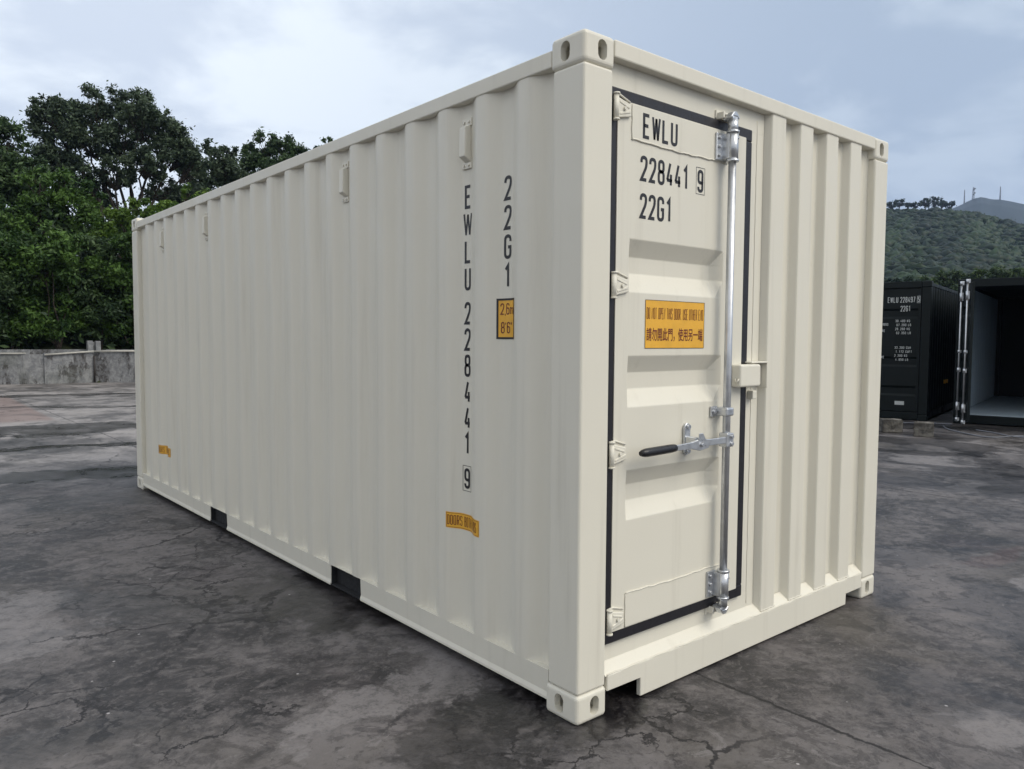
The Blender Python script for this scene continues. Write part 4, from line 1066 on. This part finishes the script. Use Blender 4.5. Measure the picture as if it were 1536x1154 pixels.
h = MB(); h.sheet(far_rows); tag(h.build('far_hill', FARM, smooth=True), kind='structure')
# forest on the near hill: one crown after another over the slope
def surf(rows, azm, D, d0, d1, nd, azlist):
    i = (D-d0)/(d1-d0)*nd; j = (azm-azlist[0])/(azlist[1]-azlist[0]); i0, j0 = int(i), int(j); fi, fj = i-i0, j-j0
    z = lambda a, b_: rows[a][b_][2]
    return (z(i0, j0)*(1-fi)*(1-fj)+z(i0+1, j0)*fi*(1-fj)+z(i0, j0+1)*(1-fi)*fj+z(i0+1, j0+1)*fi*fj)
rng = np.random.default_rng(8); cs = []; rs_ = []
ico = bmesh.new(); bmesh.ops.create_icosphere(ico, subdivisions=1, radius=1.0)
IV = np.array([v.co[:] for v in ico.verts]); IF = np.array([[v.index for v in f.verts] for f in ico.faces]); ico.free()
nb = 6500; BV = []; BF = []; BT = []
for i in range(nb):
    azm = rng.uniform(61, 84); D = math.sqrt(rng.uniform(105**2, 440**2))
    z_ = surf(near_rows, azm, D, 95, 620, 42, azs); p = az_at(azm, D)
    R_ = rng.uniform(1.1, 3.0)*(0.75 if D > 415 else 1.0)*(0.8 if D < 200 else 1)
    cs.append((p.x, p.y, z_+R_*rng.uniform(0.1, 0.45))); rs_.append(R_*0.80)
    ph_ = rng.uniform(0, 6.28, 3); q = IV*np.array([1, 1, 0.72])*(1+0.20*np.sin(IV*3.7+ph_).sum(1)[:, None]/1.5+rng.uniform(-0.22, 0.22, (len(IV), 1)))
    BV.append(q*R_*0.92+np.array(cs[-1])); BF.append(IF+len(IV)*i)
    tn = 0.5+0.28*math.sin(azm*1.1+D*0.013)+0.22*math.sin(azm*2.9-D*0.031+1)
    BT.append(np.clip(tn*0.6+rng.uniform(0, 0.4)+rng.uniform(-0.22, 0.22, len(IF)), 0, 1))
fo = fast_mesh('forest', np.concatenate(BV), np.concatenate(BF), LEAF_FAR, None, attr=np.concatenate(BT), smooth=False)
tag(fo, 'hazy green forest covering the hill above the dark containers', 'forest', kind='stuff')
V, Fq, tone = leaves(cs, rs_, 42, 0.36, rng, 0.75, 1.2)
fast_mesh('outer_leaves', V, Fq, LEAF_FAR, fo, attr=tone)['kind'] = 'stuff'
GR = 'trees standing on the hill crest'
crest = [(1337, 306, 7, 'leftmost crest tree, right beside the cream container'), (1349, 304, 7, 'second crest tree from the cream container'), (1362, 307, 4, 'small thin crest tree third from the cream container'), (1373, 307, 7, 'low dense crest tree just left of the crest centre'), (1388, 303, 7, 'narrow crest tree left of the widest one'),
         (1402, 301, 11, 'widest and tallest crest tree'), (1413, 305, 7, 'crest tree touching the right of the widest one'), (1425, 306, 7, 'umbrella-shaped crest tree nearest the masts')]
for i, (px, py, rp, lab) in enumerate(crest):
    D = 425+(i*37 % 11)-5; base = at(px, 309, D); root = empty('crest_tree', (base.x, base.y, base.z-5)); tag(root, lab, 'tree', GR)
    k = D*0.9/F; rg = np.random.default_rng(60+i); c = at(px, py, D)-root.location
    cs = []; rs_ = []
    for q in range(26):
        d = rg.normal(size=3); d /= np.linalg.norm(d); hh_ = (0.25, 0.6, 0.45)[i % 3]; cs.append((c.x+d[0]*rp*k*0.85, c.y+d[1]*rp*k*0.85, c.z+d[2]*rp*k*hh_-(rp*k*0.55*rg.uniform(0, 1) if q % 2 else 0))); rs_.append(rp*k*0.26*rg.uniform(0.6, 1.4))
    V, Fq, tone = leaves(cs, rs_, 45, 0.42, rg); fast_mesh('crown', V, Fq, LEAF_FAR, root, attr=tone)
    m = MB(); rr = random.Random(i); limb(m, (0, 0, 0), (0, 0, c.z*0.6), 0.35, 0.22, rr, 3, 0.02, 6)
    for q in cs[::2]: limb(m, (0, 0, c.z*0.6), q, 0.18, 0.06, rr, 2, 0.03, 4)
    m.build('trunk', BARK, root)
# pale green trees just behind the dark containers
GP = 'pale green trees behind the dark containers'
for i, (px, lobes, lab) in enumerate([(1418, [(1395,416,16),(1425,409,18),(1448,412,16),(1410,430,20),(1440,428,20)], 'pale green spreading tree above the open door leaf'),
                                      (1500, [(1470,408,18),(1500,405,18),(1528,406,18),(1480,425,20),(1515,425,22)], 'pale green broad tree above the open dark container'),
                                      (1570, [(1555,404,18),(1585,408,20),(1560,425,22),(1600,425,22)], 'pale green tree off the right edge beyond the open container'),
                                      (1345, [(1330,420,16),(1355,416,16),(1372,424,16),(1340,432,18)], 'darker green tree above the lettered dark container')]):
    tree('spreading_tree', [(a_, b_+7, c_) for a_, b_, c_ in lobes], 90, px, LEAF_FAR if i == 3 else LEAF_BASE, lab, 'tree', GP, trunk_r=0.22, clumps=40, clump_f=0.30, per=110, leaf=0.17, seed=80+i, squash=0.55)
# three lattice masts on the far hill
MET = simple('mast_steel', (0.16, 0.16, 0.17), 0.6)
def mast(px, ptop, pbase, wpx, lab):
    D = 1500; a = at(px, pbase, D); t = at(px, ptop, D); H = t.z-a.z+8; k = D*0.9/F; wd = wpx*k/2
    root = empty('radio_mast', (a.x, a.y, a.z-8)); tag(root, lab, 'radio mast', 'masts on the far hill')
    m = MB(); n = 9
    for s1_, s2_ in ((1, 1), (1, -1), (-1, 1), (-1, -1)): m.tube([(wd*s1_, wd*s2_, 0), (wd*s1_*0.35, wd*s2_*0.35, H)], [0.32, 0.22], 5)
    for i in range(n):
        z0, z1 = H*i/n, H*(i+1)/n; w0, w1 = wd*(1-0.65*i/n), wd*(1-0.65*(i+1)/n)
        for s_ in (1, -1):
            m.tube([(-w0, s_*w0, z0), (w1, s_*w1, z1)], 0.14, 4); m.tube([(s_*w0, -w0, z0), (s_*w1, w1, z1)], 0.14, 4)
            m.tube([(-w0, s_*w0, z0), (w0, s_*w0, z0)], 0.14, 4); m.tube([(s_*w0, -w0, z0), (s_*w0, w0, z0)], 0.14, 4)
    m.build('lattice', MET, root)
    if wpx > 2:
        p = MB()
        for q, (dx, zz) in enumerate(((wd*1.3, H*0.93), (-wd*1.1, H*0.86), (wd*1.4, H*0.72), (-wd*1.2, H*0.62))): p.tube([(dx-0.9, -1.2, zz), (dx+0.9, -1.2, zz)], 1.3, 10)
        p.build('antenna', MET, root)
mast(1446, 285, 312, 1.6, 'thin pale lattice mast leftmost on the far hill')
mast(1459.5, 281, 304, 3.2, 'sturdiest darker mast with antennas just left of the far peak')
mast(1500, 280, 301, 1.6, 'thin pale mast right of the far peak')

# ------------------------------------------------------------------ haze
hz_ = MB(); hz_.box(-2520, 2520, -2520, 2520, -12, 420)
hm = bpy.data.materials.new('haze'); hm.use_nodes = True; hm.node_tree.nodes.clear(); hn = NT(hm.node_tree)
pv = hn.n('ShaderNodeVolumePrincipled', inp={'Color': (0.50, 0.66, 1.0, 1), 'Density': 0.00022, 'Anisotropy': 0.2})
ho = hn.n('ShaderNodeOutputMaterial'); hm.node_tree.links.new(pv.outputs[0], ho.inputs['Volume'])
tag(hz_.build('haze', hm), 'thin bluish haze over the yard and hills', 'haze', kind='stuff')
